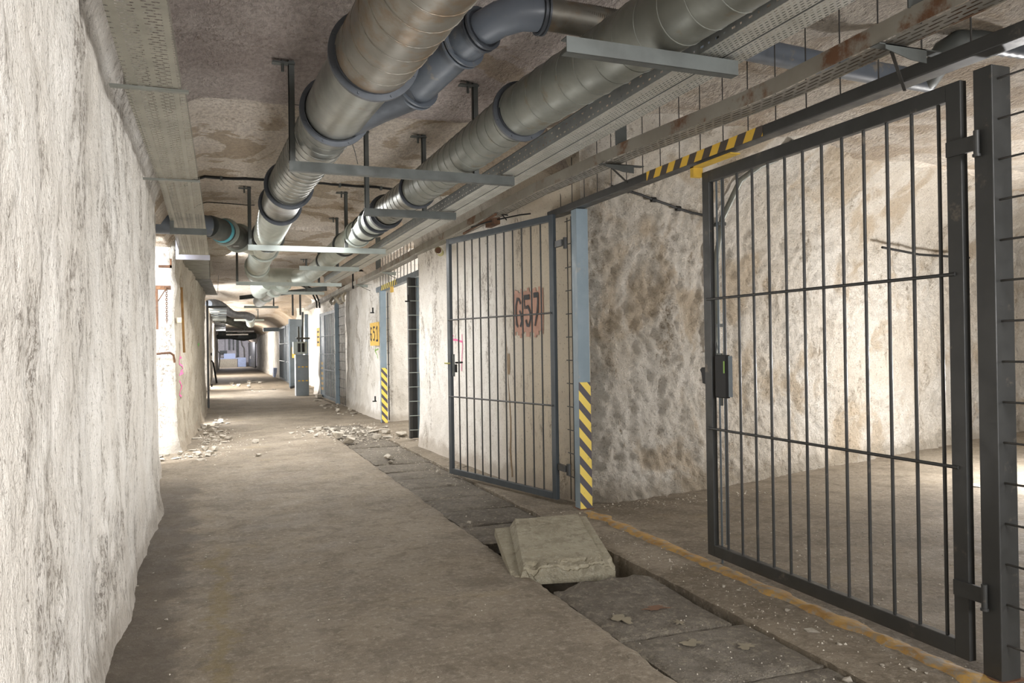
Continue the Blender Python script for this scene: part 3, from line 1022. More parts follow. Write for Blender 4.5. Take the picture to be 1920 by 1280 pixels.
# ================================================================== FENCE, POSTS, GATES
XF = 2.72


def post(name, label, x0, x1, y0, y1, z1, mat, haz=None, hz=(0.0, 1.0), zb=-0.0, group=None):
    root = thing(name, label, 'post', ((x0 + x1) / 2, (y0 + y1) / 2, 0), group)
    m = MB()
    m.box((x0, y0, zb), (x1, y1, z1))
    bevel(m.build('post_tube', mat, root), 0.004)
    if haz:
        m = MB()
        e = 0.0015
        m.add([(x0 - e, y0 - e, hz[0]), (x1 + e, y0 - e, hz[0]), (x1 + e, y0 - e, hz[1]), (x0 - e, y0 - e, hz[1])], [(0, 1, 2, 3)])
        m.build('hazard_tape', haz, root)
    m = MB()
    m.box((x0 - 0.012, y0 - 0.012, 0), (x1 + 0.012, y1 + 0.012, 0.006))
    m.build('base_plate', 'rust', root)
    return root


# front face blue, other faces darker in the photo only through light; same paint
post('gate_post', 'blue-grey square post with yellow and black stripes beside the loose slab', 2.69, 2.79, 5.71, 5.81, 2.37, 'paint_blue', 'haz_post', (0.0, 1.0))
np_ = post('gate_post', 'wide dark grey hinge post of the closed gate, meeting the lintel', 2.765, 2.865, 2.185, 2.265, 2.335, 'paint_dark')
post('gate_post', 'blue-grey rear post with yellow and black stripes by the rubble heap', 2.69, 2.79, 13.6, 13.7, 2.27, 'paint_blue', 'haz_post2', (0.0, 0.945))

# lintel beam over the front opening
root = thing('lintel_beam', 'long dark grey lintel beam above the closed gate, striped over its middle', 'beam', (2.75, 4, 2.37))
mb = MB()
mb.bar((2.735, -0.5, 2.385), (2.735, 6.3, 2.405), 0.085, 0.058)
bevel(mb.build('beam', 'paint_dark', root), 0.004)
mb = MB()
mb.add([(2.691, 3.43, 2.3675), (2.691, 4.62, 2.371), (2.691, 4.62, 2.429), (2.691, 3.43, 2.4255)], [(3, 2, 1, 0)])
mb.build('hazard_tape', 'haz_lintel', root)
mb = MB()
mb.box((2.70, 3.72, 2.345), (2.765, 4.12, 2.352))
mb.box((2.70, 4.085, 2.29), (2.765, 4.12, 2.352))
mb.build('stop_bracket', 'yellow', root)
# rear lintel
root = thing('lintel_beam', 'rear lintel beam with small yellow stripes over the far opening', 'beam', (2.75, 12, 2.3))
mb = MB()
mb.bar((2.74, 10.5, 2.335), (2.74, 14.0, 2.30), 0.09, 0.085)
mb.build('beam', 'paint_mid', root)
mb = MB()
mb.add([(2.694, 12.3, 2.275), (2.694, 13.55, 2.262), (2.694, 13.55, 2.347), (2.694, 12.3, 2.36)], [(3, 2, 1, 0)])
mb.build('hazard_tape', 'haz_lintel2', root)
mb = MB()
mb.box((2.69, 12.65, 2.18), (2.72, 12.78, 2.27))
mb.build('stop_bracket', 'sign_yellow', root)


def mesh_panel(name, label, x, ys_, zs_, y0, y1, z0, z1, r=0.003, group=None, mat='wire'):
    m = MB()
    for y in ys_:
        m.tube([(x, y, z0), (x, y, z1)], r, 6)
    for z in zs_:
        m.tube([(x - r, y0, z), (x - r, y1, z)], r, 6)
    return tag(m.build(name, mat), label, 'fence', group)


mesh_panel('mesh_fence', 'welded wire mesh above the front lintel and rust-blotched rail', 2.745, [0.2 + 0.228 * i for i in range(28)], [2.88, 3.03], 0.1, 6.4, 2.40, 3.06, 0.0035)
mesh_panel('mesh_fence', 'welded wire mesh beyond the dark hinge post, at the picture edge', 2.80, [0.25, 0.85, 1.30, 1.75], [0.14 + 0.153 * i for i in range(19)], -0.4, 2.235, 0.03, 3.0, 0.0042)
mesh_panel('mesh_fence', 'narrow dark wire mesh strip between hinges and striped post', 2.735, [5.845, 5.91, 5.985], [0.22 + 0.19 * i for i in range(12)], 5.815, 6.02, 0.03, 2.34, 0.0045)
mesh_panel('mesh_fence', 'wire mesh above the rear lintel with striped tape', 2.74, [10.6 + 0.23 * i for i in range(15)], [2.62, 2.9], 10.5, 14.0, 2.34, 2.98, 0.006)
mesh_panel('mesh_fence', 'narrow mesh strip alongside the rear striped post', 2.86, [13.78, 13.84], [0.2 + 0.2 * i for i in range(10)], 13.7, 13.86, 0.03, 2.25, 0.006)
mesh_panel('mesh_fence', 'mesh panel beside the far grilled gate', 2.72, [17.75 + 0.12 * i for i in range(9)], [0.2 + 0.2 * i for i in range(13)], 17.7, 18.75, 0.03, 2.75, 0.006)


def gate(name, label, p0, p1, z0, z1, nbars, hz, mat, fw=0.05, rb=0.0065, first=0.0, group=None, barmat=None, off=None):
    """grille gate leaf from hinge side p0 to free side p1 (floor points)"""
    p0, p1 = Vector((p0[0], p0[1], 0)), Vector((p1[0], p1[1], 0))
    d = (p1 - p0).normalized()
    root = thing(name, label, 'gate', (p0.x, p0.y, 0), group)
    up = Vector((0, 0, 1))
    L = (p1 - p0).length
    t = 0.035

    def P(s_, z):
        return p0 + d * s_ + up * z
    side = d.cross(up)
    for s_ in (fw / 2, L - fw / 2):
        m = MB()
        m.bar(P(s_, z0), P(s_, z1), fw, t, up=side)
        bevel(m.build('stile', mat, root), 0.003)
    for z in (z0 + fw / 2, z1 - fw / 2):
        m = MB()
        m.bar(P(fw, z), P(L - fw, z), t, fw)
        bevel(m.build('rail', mat, root), 0.003)
    sp = (L - 2 * fw) / (nbars + 1)
    for i in range(nbars):
        m = MB()
        bs = off[0] + off[1] * i if off else fw + sp * (i + 1)
        m.tube([P(bs, z0 + fw * 0.8), P(bs, z1 - fw * 0.8)], rb, 8)
        m.build('bar', barmat or mat, root)
    for z in hz:
        m = MB()
        m.tube([P(fw * 0.5, z) - side * (t * 0.5 + rb * 0.3), P(L - fw * 0.5, z) - side * (t * 0.5 + rb * 0.3)], rb, 8)
        m.build('cross_bar', barmat or mat, root)
    return root, P, side, L


# closed front leaf: hinge at the near post
g1, P1, s1, L1 = gate('grille_gate', 'closed grey grille gate with black lock box hung on the wide dark post', (2.775, 2.315), (2.775, 4.085), 0.035, 2.315, 12, (0.79, 1.555), 'paint_dark', 0.068, 0.0075, barmat='paint_dark', off=(0.116, 0.1336))
for z, nm in ((2.05, 'hinge'), (0.315, 'hinge')):
    m = MB()
    m.box((2.745, 2.235, z - 0.03), (2.757, 2.375, z + 0.03))
    m.tube([(2.748, 2.24, z - 0.045), (2.748, 2.24, z + 0.045)], 0.011, 12)
    m.tube([(2.748, 2.24, z - 0.055), (2.748, 2.24, z - 0.045)], 0.015, 12)
    m.build('hinge', 'paint_dark', g1)
m = MB()
m.box((2.765, 3.885, 0.975), (2.795, 3.995, 1.225))
lk = bevel(m.build('lock_box', 'black', g1), 0.006)
m = MB()
m.box((2.762, 3.825, 0.985), (2.766, 3.858, 1.22))
m.build('cover_plate', 'paint_mid', lk)
m = MB()
m.box((2.760, 3.897, 1.12), (2.7645, 3.905, 1.19))
m.build('yellow_label', 'green', lk)
m = MB()
m.add([(2.76, 4.085, 1.05), (2.76, 4.115, 1.055), (2.76, 4.125, 1.115), (2.76, 4.14, 1.135), (2.76, 4.12, 1.15), (2.76, 4.085, 1.145),
       (2.79, 4.085, 1.05), (2.79, 4.115, 1.055), (2.79, 4.125, 1.115), (2.79, 4.14, 1.135), (2.79, 4.12, 1.15), (2.79, 4.085, 1.145)],
      [(5, 4, 3, 2, 1, 0), (6, 7, 8, 9, 10, 11)] + [(i, (i + 1) % 6, 6 + (i + 1) % 6, 6 + i) for i in range(6)])
m.build('latch_tongue', 'black', lk)
m = MB()
m.box((2.768, 3.93, 0.93), (2.775, 3.95, 0.975))
m.box((2.768, 3.93, 1.225), (2.775, 3.985, 1.235))
m.tube([(2.77, 3.965, 1.23), (2.77, 3.975, 1.30)], 0.003, 6)
m.tube([(2.77, 3.985, 1.23), (2.77, 3.978, 1.30)], 0.003, 6)
m.build('lock_bracket', 'strut', lk)
m = MB()
m.tube([(2.79, 3.985, -0.01), (2.79, 3.985, 2.30)], 0.006, 8)
m.tube([(2.79, 3.935, 0.12), (2.79, 3.935, 2.30)], 0.005, 8)
m.build('drop_rod', 'paint_mid', g1)
# open front leaf folded back along the pier
g2, P2, s2_, L2 = gate('grille_gate', 'open grille gate leaf folded back against the wall with the number 657', (2.635, 6.02), (2.215, 7.73), 0.03, 2.37, 11, (0.80, 1.56), 'paint_slate', 0.055, 0.0075, barmat='paint_dark')
for z in (2.12, 0.30):
    m = MB()
    m.box((2.63, 5.875, z - 0.025), (2.66, 6.04, z + 0.025))
    m.tube([(2.66, 5.865, z - 0.05), (2.66, 5.865, z + 0.04)], 0.017, 10)
    m.build('hinge', 'paint_dark', g2)
m = MB()
hp = P2(L2 - 0.085, 0)
m.bar((hp.x, hp.y, 1.0), (hp.x, hp.y, 1.22), 0.018, 0.035)
lc = m.build('lock_plate', 'strut', g2)
m = MB()
m.tube([(hp.x - 0.035, hp.y, 1.13), (hp.x - 0.055, hp.y, 1.13), (hp.x - 0.055, hp.y + 0.12, 1.13)], 0.008, 8)
m.build('brass_handle', 'brass', lc)
m = MB()
m.tube([(hp.x + 0.02, hp.y, 1.135), (hp.x + 0.05, hp.y, 1.135), (hp.x + 0.05, hp.y - 0.13, 1.14)], 0.009, 8)
m.tube([(hp.x + 0.02, hp.y - 0.02, 1.12), (hp.x + 0.02, hp.y - 0.02, 1.04)], 0.012, 8)
m.build('black_handle', 'black', lc)

# rear opening: open leaf seen edge on
root = thing('grille_gate', 'ladder-like rear gate edge standing open beside the white pier corner', 'gate', (2.6, 10.9, 0))
m = MB()
m.box((2.56, 10.95, 0.02), (2.60, 11.03, 2.27))
bevel(m.build('stile', 'paint_dark', root), 0.003)
m = MB()
m.box((2.68, 10.93, 0.02), (2.72, 11.0, 2.27))
bevel(m.build('stile', 'paint_blue', root), 0.003)
m = MB()
m.box((2.60, 11.0, 0.02), (2.68, 11.02, 2.27))
m.build('infill_plate', 'paint_dark', root)
for i in range(11):
    m = MB()
    m.tube([(2.55, 10.93, 0.14 + 0.2 * i), (2.73, 10.915, 0.14 + 0.2 * i)], 0.006, 6)
    m.build('cross_bar', 'strut_pale', root)

# far closed grille gate with plate and hazard tape
g3, P3, _, _ = gate('grille_gate', 'far closed grilled gate with a solid plate and vertical yellow dashes', (2.70, 18.85), (2.66, 21.55), 0.03, 2.2, 11, (0.75, 1.15, 1.6), 'paint_mid', 0.07, 0.012)
m = MB()
m.box((2.655, 20.75, 0.1), (2.675, 21.5, 2.14))
pl = m.build('sheet_plate', 'paint_mid', g3)
m = MB()
for i in range(6):
    for dy in (0.0, 0.22):
        m.box((2.650, 21.05 + dy, 0.22 + 0.13 * i), (2.654, 21.15 + dy, 0.29 + 0.13 * i))
m.build('yellow_dashes', 'sign_yellow', pl)
post('gate_post', 'pale blue post at the near side of the far grilled gate', 2.64, 2.74, 18.68, 18.80, 2.35, 'paint_blue')

# more far gates
for (ya, yb, x, lab) in ((29.7, 31.2, 2.60, 'distant blue-grey double gate on the far wall'), (32.4, 35.4, 2.66, 'most distant blue-grey barred gate before the bright wall')):
    g, _, _, _ = gate('grille_gate', lab, (x, ya), (x, yb), 0.03, 2.2, 8, (0.8, 1.5), 'paint_slate', 0.08, 0.02)
    m = MB()
    m.box((x + 0.02, ya + 0.05, 0.05), (x + 0.03, yb - 0.05, 2.15))
    m.build('backing_sheet', 'paint_slate', g)

# left far post/gate edge
root = thing('gate_post', 'slim dark post where the brown wall ends, along the far corridor', 'post', (-0.12, 19.2, 0))
m = MB()
m.box((-0.13, 19.1, 0), (-0.085, 19.22, 2.4))
m.build('post_tube', 'paint_dark', root)
m = MB()
for z in (0.5, 1.2):
    m.tube([(-0.05, 19.12, z), (-0.02, 19.12, z)], 0.03, 8)
m.build('hinge', 'black', root)

# wire hooks on the fence frames
for x, y, z, lab in ((2.60, 14.05, 1.90, 'small black hook beside the rear striped post, high up'), (2.62, 14.05, 0.34, 'small black hook low beside the rear striped post'), (2.50, 10.88, 1.92, 'small black hook on the ladder-like gate edge')):
    m = MB()
    m.box((x, y, z), (x + 0.07, y + 0.02, z + 0.02))
    m.tube([(x + 0.045, y, z + 0.02), (x + 0.045, y, z + 0.10)], 0.014, 8)
    tag(m.build('hook', 'black'), lab, 'hook')

# painted yellow number sign
sg = thing('number_sign', 'yellow painted number panel on the wall beside the rear striped post', 'sign', (2.72, 14.3, 1.55))
m = MB()
m.box((2.72, 13.95, 1.33), (2.735, 14.75, 1.745))
m.build('panel', 'sign_yellow', sg)
m = MB()
X0 = 2.716


def st2(m, pts, wd=0.035):
    stroke(m, pts, wd, lambda y, z: Vector((X0, y, z)), 5)


st2(m, [(14.58, 1.64), (14.66, 1.66), (14.70, 1.58), (14.70, 1.46), (14.62, 1.42), (14.56, 1.48), (14.60, 1.54), (14.68, 1.54)])
m.build('digit_six', 'digit', sg)
m = MB()
st2(m, [(14.28, 1.66), (14.42, 1.66), (14.42, 1.58), (14.32, 1.57), (14.28, 1.50), (14.33, 1.43), (14.43, 1.44)])
m.build('digit_five', 'digit', sg)
m = MB()
st2(m, [(14.15, 1.62), (14.06, 1.67), (14.06, 1.42)])
st2(m, [(14.16, 1.42), (13.98, 1.42)])
m.build('digit_one', 'digit', sg)
m = MB()
for pts in ([(14.5, 1.24), (14.15, 1.27)], [(14.5, 1.24), (14.42, 1.30)], [(14.5, 1.24), (14.3, 1.17), (14.2, 1.10)]):
    stroke(m, pts, 0.03, lambda y, z: Vector((2.755, y, z)), 4)
tag(m.build('spray_mark', 'green'), 'green sprayed arrow on the wall under the yellow number panel', 'graffiti')
sg = thing('number_sign', 'tiny yellow panel with dark marks on the wall past the far grilled gate', 'sign', (2.6, 22.3, 1.6))
m = MB()
m.box((2.69, 22.0, 1.35), (2.71, 22.6, 1.85))
m.build('panel', 'sign_yellow', sg)
m = MB()
for z in (1.72, 1.58, 1.44):
    m.box((2.685, 22.1, z), (2.689, 22.45, z + 0.05))
m.build('dark_marks', 'digit', sg)

# ================================================================== DUCTS
AX1 = [(-2.0, 0.86), (0.5, 0.80), (3.2, 0.705), (4.1, 0.655), (6.8, 0.575), (9.0, 0.60), (13.0, 0.66), (14.5, 0.68)]
AX2 = [(-2.0, 1.80), (1.5, 1.74), (2.9, 1.665), (4.0, 1.58), (6.1, 1.565), (7.6, 1.53), (10, 1.53), (14, 1.58)]


def axx(ax, y):
    for a, b in zip(ax, ax[1:]):
        if y <= b[0]:
            return a[1] + (b[1] - a[1]) * (y - a[0]) / (b[0] - a[0])
    return ax[-1][1]


Z1, Z2, R1, R2 = 2.595, 2.565, 0.165, 0.132


def duct_seg(root, ax, z, r, y0, y1, mat, seam=0.13, name='duct_section', rise=0.0, ribs=None):
    m = MB()
    pts = [(axx(ax, y), y, z + rise) for y in rng(y0, y1, 0.4)]
    if ribs:          # flexible concertina duct
        pts, rs = [], []
        y = y0
        k = 0
        while y < y1:
            pts.append((axx(ax, y), y, z))
            rs.append(r + (0.006 if k % 2 else -0.004))
            y += ribs / 2
            k += 1
        m.tube(pts, rs, 36)
    else:
        m.tube(pts, r, 40)
        if seam:
            n = int((y1 - y0) / seam * 28)
            h = []
            for i in range(n + 1):
                t = i / n
                y = y0 + (y1 - y0) * t
                a = 2 * math.pi * (y - y0) / seam
                h.append((axx(ax, y) + (r + 0.0005) * math.cos(a), y, z + (r + 0.0005) * math.sin(a)))
            m.tube(h, 0.0032, 5)
    return m.build(name, mat, root)


def flange(root, ax, z, r, y, w=0.028, t=0.02, mat='flange', bolts=True):
    m = MB()
    x = axx(ax, y)
    m.tube([(x, y - t / 2, z), (x, y + t / 2, z)], r + w, 44, smooth=True)
    m.tube([(x, y - t * 1.5, z), (x, y - t / 2, z)], [r + 0.006, r + 0.006], 36, caps=False)
    if bolts:
        for i in range(8):
            a = 2 * math.pi * (i + 0.5) / 8
            px, pz = x + (r + w * 0.62) * math.cos(a), z + (r + w * 0.62) * math.sin(a)
            m.tube([(px, y - t / 2 - 0.006, pz), (px, y + t / 2 + 0.006, pz)], 0.006, 6)
    m.build('flange', mat, root)


D1 = thing('ventilation_duct', 'widest round galvanized duct, ringed by many flanges, above the middle of the floor', 'duct', (0.7, 4, Z1))
duct_seg(D1, AX1, Z1, R1 + 0.012, -2.0, 3.50, 'galv_dirty', 0.155)
flange(D1, AX1, Z1, R1 + 0.005, 3.53, 0.034, 0.022)
duct_seg(D1, AX1, Z1, R1, 3.55, 4.42, 'galv', None, 'wye_section')
flange(D1, AX1, Z1, R1, 4.43, 0.030, 0.022)
duct_seg(D1, AX1, Z1, R1 - 0.006, 4.45, 6.55, 'galv', 0.125)
flange(D1, AX1, Z1, R1, 6.56, 0.028)
duct_seg(D1, AX1, Z1, R1 - 0.004, 6.57, 7.44, 'galv', None)
flange(D1, AX1, Z1, R1, 7.45, 0.026)
duct_seg(D1, AX1, Z1, R1 - 0.006, 7.46, 9.55, 'galv_green', ribs=0.11, name='ribbed_section')
flange(D1, AX1, Z1, R1, 9.6, 0.024, mat='strut')
duct_seg(D1, AX1, Z1, R1, 9.6, 10.6, 'galv_green', None)
flange(D1, AX1, Z1, R1, 10.65, 0.026, mat='galv_green')
duct_seg(D1, AX1, Z1, R1 - 0.006, 10.66, 13.0, 'galv_green', ribs=0.13, name='ribbed_section')
flange(D1, AX1, Z1, R1, 13.05, 0.026, mat='galv_green')
# elbow to the crossing piece
m = MB()
m.tube([(0.66, 13.05, Z1), (0.67, 13.9, Z1), (0.72, 14.3, Z1 - 0.02), (0.90, 14.6, Z1 - 0.03), (1.2, 14.7, Z1 - 0.03), (1.45, 14.7, Z1 - 0.03)], 0.16, 28)
m.build('elbow', 'galv_green', D1)
# conical wye branch towards the cross pipe
m = MB()
b0, b1 = Vector((0.72, 5.05, Z1 - 0.02)), Vector((1.03, 4.15, 2.68))
b0 = Vector((axx(AX1, 4.3) + 0.02, 4.42, Z1))
m.tube([b0, b0.lerp(b1, 0.5), b1], [0.155, 0.125, 0.108], 30)
m.build('branch_cone', 'flange', D1)

# blue-grey branch pipe
BP = thing('branch_pipe', 'blue-grey plastic pipe leaving the widest duct and bending over to the gallery', 'pipe', (1.2, 3.7, 2.8))
pts = [b1, Vector((1.14, 3.83, 2.765)), Vector((1.22, 3.62, 2.81)), Vector((1.28, 3.52, 2.83)), Vector((1.36, 3.46, 2.845)), Vector((1.46, 3.445, 2.85)), Vector((1.56, 3.45, 2.85))]


def ring(root, p, d, r, w=0.016, t=0.03, mat='pvc', name='collar'):
    p, d = Vector(p), Vector(d).normalized()
    m = MB()
    m.tube([p - d * t / 2, p - d * t * 0.18], r + w, 32)
    m.tube([p + d * t * 0.18, p + d * t / 2], r + w, 32)
    m.tube([p - d * t / 2, p + d * t / 2], r + w * 0.4, 32)
    m.build(name, mat, root)


m = MB()
m.tube(pts[:3], 0.098, 32)
m.build('straight_section', 'pvc', BP)
m = MB()
m.tube(pts[2:6], 0.082, 32)
for k in range(1, 5):
    p = pts[2].lerp(pts[5], k / 5)
m.build('elbow', 'pvc', BP)
m = MB()
m.tube([pts[5], Vector((1.6, 3.45, 2.85)), Vector((2.0, 3.47, 2.85))], 0.074, 32)
hp_ = []
for i in range(300):
    x = 1.50 + 0.45 * i / 300
    a = i * 0.9
    hp_.append((x, 3.453 + 0.0745 * math.cos(a), 2.85 + 0.0745 * math.sin(a)))
m.tube(hp_, 0.0015, 4)
m.build('ribbed_section', 'galv_dirty', BP)
m = MB()
m.tube([(2.0, 3.47, 2.85), (2.55, 3.5, 2.85), (3.3, 3.56, 2.84), (4.04, 3.60, 2.84)], 0.062, 28)
m.tube([(2.55, 3.5, 2.85), (2.60, 3.503, 2.85)], 0.070, 28)
m.build('gallery_section', 'pvc', BP)
ring(BP, b1, pts[1] - b1, 0.104, 0.020, 0.04)
ring(BP, pts[1].lerp(pts[2], 0.35), pts[2] - pts[1], 0.100, 0.020, 0.035)
ring(BP, pts[2], pts[3] - pts[1], 0.086, 0.022, 0.04, 'flange')
ring(BP, pts[5], (1, 0, 0), 0.080, 0.020, 0.03, 'flange')
ring(BP, (2.47, 3.49, 2.85), (1, 0, 0), 0.064, 0.012, 0.10)

# corrugated elbow pipe in the gallery
EP = thing('elbow_pipe', 'grey ribbed pipe with a tight bend, high up in the gallery', 'pipe', (3.8, 3.3, 2.85))
m = MB()
q = [(4.02, 3.60, 2.84), (3.97, 3.50, 2.88), (3.94, 3.40, 2.94), (3.98, 3.33, 2.975), (4.06, 3.30, 2.98), (4.14, 3.29, 2.975)]
m.tube(q, [0.062, 0.068, 0.072, 0.072, 0.066, 0.062], 26)
m.build('bend', 'strut', EP)
m = MB()
pp, rr = [], []
for i in range(44):
    k = i / 43
    pp.append((4.12 + 1.3 * k, 3.29 - 0.05 * k, 2.975))
    rr.append(0.060 + (0.004 if i % 2 else -0.003))
m.tube(pp, rr, 24)
m.build('ribbed_section', 'pvc', EP)

# second duct
D2 = thing('ventilation_duct', 'slimmer pale spiral duct running between the widest duct and the cable trays', 'duct', (1.6, 4, Z2))
duct_seg(D2, AX2, Z2, R2 + 0.006, -2.0, 4.0, 'galv_pale', 0.16)
flange(D2, AX2, Z2, R2, 4.03, 0.030, 0.022)
duct_seg(D2, AX2, Z2, R2, 4.05, 6.28, 'galv_pale', 0.14)
flange(D2, AX2, Z2, R2, 6.3, 0.022)
duct_seg(D2, AX2, Z2, R2 - 0.003, 6.32, 7.4, 'galv', 0.12)
flange(D2, AX2, Z2, R2, 7.42, 0.03, 0.06)
duct_seg(D2, AX2, Z2, R2, 7.4, 8.0, 'galv_green', 0.1)
flange(D2, AX2, Z2, R2, 7.75, 0.022, 0.03)
flange(D2, AX2, Z2, R2, 8.05, 0.022, 0.03, 'strut')
duct_seg(D2, AX2, Z2, R2, 8.06, 8.9, 'galv_green', None)
flange(D2, AX2, Z2, R2, 8.5, 0.012, 0.03, 'strut', False)
duct_seg(D2, AX2, Z2, R2 - 0.004, 8.9, 13.8, 'galv_green', ribs=0.13, name='ribbed_section')
flange(D2, AX2, Z2, R2, 8.95, 0.018, 0.03, 'galv_green')
flange(D2, AX2, Z2, R2, 9.9, 0.018, 0.03, 'strut', False)
flange(D2, AX2, Z2, R2, 11.8, 0.018, 0.03, 'strut', False)
m = MB()
m.tube([(1.58, 13.8, Z2), (1.58, 14.2, Z2), (1.50, 14.55, Z2), (1.3, 14.7, Z2)], 0.13, 24)
m.build('elbow', 'galv_green', D2)

# rear continuation of ducts
D3 = thing('ventilation_duct', 'pale greenish duct joint with bends behind the fifth hanger bar', 'duct', (1.2, 15, 2.5))
m = MB()
m.tube([(1.2, 14.95, Z2), (1.22, 15.5, 2.52), (1.2, 16.5, 2.5), (1.1, 18.0, 2.5), (1.1, 21, 2.5)], 0.15, 24)
m.build('duct_section', 'galv_green', D3)
m = MB()
m.tube([(0.95, 14.8, Z1 - 0.1), (0.8, 15.4, 2.45), (0.85, 16.2, 2.42)], 0.15, 24)
m.build('elbow', 'galv_green', D3)
for y in (15.3, 16.6, 18.5):
    m = MB()
    m.tube([(1.2 - (y - 15.3) * .03, y, 2.51), (1.2 - (y - 15.3) * .03, y + 0.05, 2.51)], 0.185, 28)
    m.build('flange', 'galv_green', D3)
D4 = thing('ventilation_duct', 'dark crumpled flexible duct hanging under the far ceiling', 'duct', (0.5, 24, 2.4))
m = MB()
pp, rr = [], []
for i in range(50):
    k = i / 49
    pp.append((-0.1 + 1.3 * k, 24.5 + 3.5 * k, 2.62 - 0.30 * k + 0.05 * math.sin(k * 9)))
    rr.append(0.11 + (0.015 if i % 2 else -0.01) + 0.03 * math.sin(k * 7))
m.tube(pp, rr, 18)
m.build('ribbed_section', 'flange', D4)
m = MB()
m.tube([(1.15, 27.9, 2.32), (1.2, 28.5, 2.25), (1.25, 29.6, 2.2)], 0.14, 20)
m.build('pale_elbow', 'galv_green', D4)
D5 = thing('ventilation_duct', 'second dark flexible duct lower down at the far ceiling', 'duct', (0.5, 30, 2.3))
m = MB()
pp, rr = [], []
for i in range(40):
    k = i / 39
    pp.append((0.1 + 1.1 * k, 31 + 2.5 * k, 2.5 - 0.28 * k))
    rr.append(0.13 + (0.015 if i % 2 else -0.01))
m.tube(pp, rr, 18)
m.build('ribbed_section', 'strut', D5)
D6 = thing('ventilation_duct', 'dark bulky ducting crossing near the corridor end', 'duct', (1.5, 52, 2.1))
m = MB()
m.tube([(0.3, 53, 2.1), (1.0, 52.5, 2.15), (1.8, 52.5, 2.05), (2.5, 52.8, 2.15)], [0.16, 0.2, 0.24, 0.2], 18)
m.tube([(0.4, 50, 2.25), (1.3, 51, 2.2), (1.4, 54, 2.1)], 0.15, 14)
m.build('duct_section', 'strut', D6)

# branch duct crossing from the left recess
LB = thing('branch_duct', 'dark grey duct with a cyan tape band joining the widest duct from the recess', 'duct', (0, 9.6, 2.65))
m = MB()
q = [(-0.64, 9.29, 2.66), (-0.2, 9.32, 2.66), (-0.02, 9.4, 2.66)]
m.tube(q, 0.115, 26)
m.tube([(-0.36, 9.31, 2.66), (-0.30, 9.31, 2.66)], 0.124, 26)
m.build('straight_section', 'pvc', LB)
m = MB()
q2 = [Vector((-0.02, 9.4, 2.66)), Vector((0.08, 9.55, 2.65)), Vector((0.16, 9.75, 2.64))]
m.tube(q2, [0.12, 0.125, 0.128], 26)
m.build('elbow', 'strut', LB)
m = MB()
m.tube([(0.10, 9.60, 2.648), (0.125, 9.66, 2.646)], 0.133, 28)
m.build('tape_band', 'cyan', LB)
for p, r_ in ((Vector((0.15, 9.72, 2.645)), 0.15), (Vector((0.30, 10.10, 2.63)), 0.165)):
    ring(LB, p, (0.35, 0.9, -0.05), r_ - 0.02, 0.03, 0.03, 'galv_green', 'flange')
m = MB()
m.tube([(0.16, 9.75, 2.64), (0.30, 10.10, 2.63)], 0.14, 26)
m.build('damper_section', 'strut', LB)
m = MB()
m.tube([(0.30, 10.10, 2.63), (0.60, 10.9, Z1)], [0.14, 0.11], 26)
m.build('branch_cone', 'galv_green', LB)
m = MB()
m.bar((0.235, 9.84, 2.500), (0.30, 9.86, 2.505), 0.012, 0.004)
m.bar((0.20, 9.90, 2.497), (0.26, 9.92, 2.502), 0.012, 0.004)
m.build('white_marks', 'white', LB)

# ================================================================== HANGERS
ZB = 2.42


def hanger(label, y, x0, x1, drops, mat='strut', yaw=0.01, hgt=0.058, dep=0.045, zt=ZB, plates=True):
    root = thing('hanger_frame', label, 'hanger', ((x0 + x1) / 2, y, zt), 'steel hanger frames under the ceiling')
    y1 = y + (x1 - x0) * 0.03
    m = MB()
    # C channel: web faces the camera
    m.bar((x0, y, zt - hgt / 2), (x1, y1, zt - hgt / 2), 0.005, hgt)
    m.bar((x0, y + dep / 2, zt - 0.0025), (x1, y1 + dep / 2, zt - 0.0025), dep, 0.005)
    m.bar((x0, y + dep / 2, zt - hgt + 0.0025), (x1, y1 + dep / 2, zt - hgt + 0.0025), dep, 0.005)
    m.build('cross_bar', mat, root)
    for xd in drops:
        yy = y + (xd - x0) * 0.03 + dep * 0.5
        zc = ceil_z(xd, yy) + 0.03
        zb = zt - (hgt if xd < x1 - 0.05 and xd > x0 + 0.02 else 0)
        m = MB()
        m.box((xd - 0.018, yy - 0.003, zb), (xd + 0.018, yy + 0.003, zc))
        m.box((xd - 0.018, yy - 0.003, zb), (xd - 0.014, yy + 0.03, zc))
        s_ = m.build('drop_strut', 'strut', root)
        if plates:
            m = MB()
            m.box((xd - 0.11, yy - 0.025, zc - 0.055), (xd + 0.02, yy + 0.025, zc - 0.045))
            m.tube([(xd - 0.05, yy, zc - 0.10), (xd - 0.05, yy, zc - 0.01)], 0.009, 8)
            m.build('ceiling_plate', 'strut', s_)
    return root


hanger('steel hanger bar cut high over the slimmer duct, beside the blue-grey pipe', 2.64, 1.215, 1.975, [1.93])
hanger('long hanger bar crossing beneath both ducts just past the big flanges', 4.92, 0.44, 1.89, [0.46, 1.63])
hanger('short dark hanger bar beneath the slimmer duct before its black collars', 6.42, 1.15, 1.925, [1.18, 1.66])
hanger('long pale hanger bar beneath both ducts by the cyan-taped branch', 9.0, 0.365, 1.86, [0.385, 1.42], 'strut_pale')
hanger('short pale hanger bar right after the cyan-taped branch bar', 11.16, 1.11, 1.92, [1.63], 'strut_pale')
hanger('long pale hanger bar at the elbow of the widest duct', 13.95, 0.37, 2.1, [0.39, 1.72], 'strut_pale')
hanger('short pale hanger bar behind the duct elbows', 16.2, 1.22, 2.09, [1.75], 'strut_pale')
hanger('dim hanger bar over the far crumpled duct', 21.7, 0.76, 1.62, [1.5], 'strut_pale')
hanger('thin far hanger bar beyond the crumpled duct', 29.5, 0.7, 1.7, [1.5], 'strut_pale', zt=2.35)
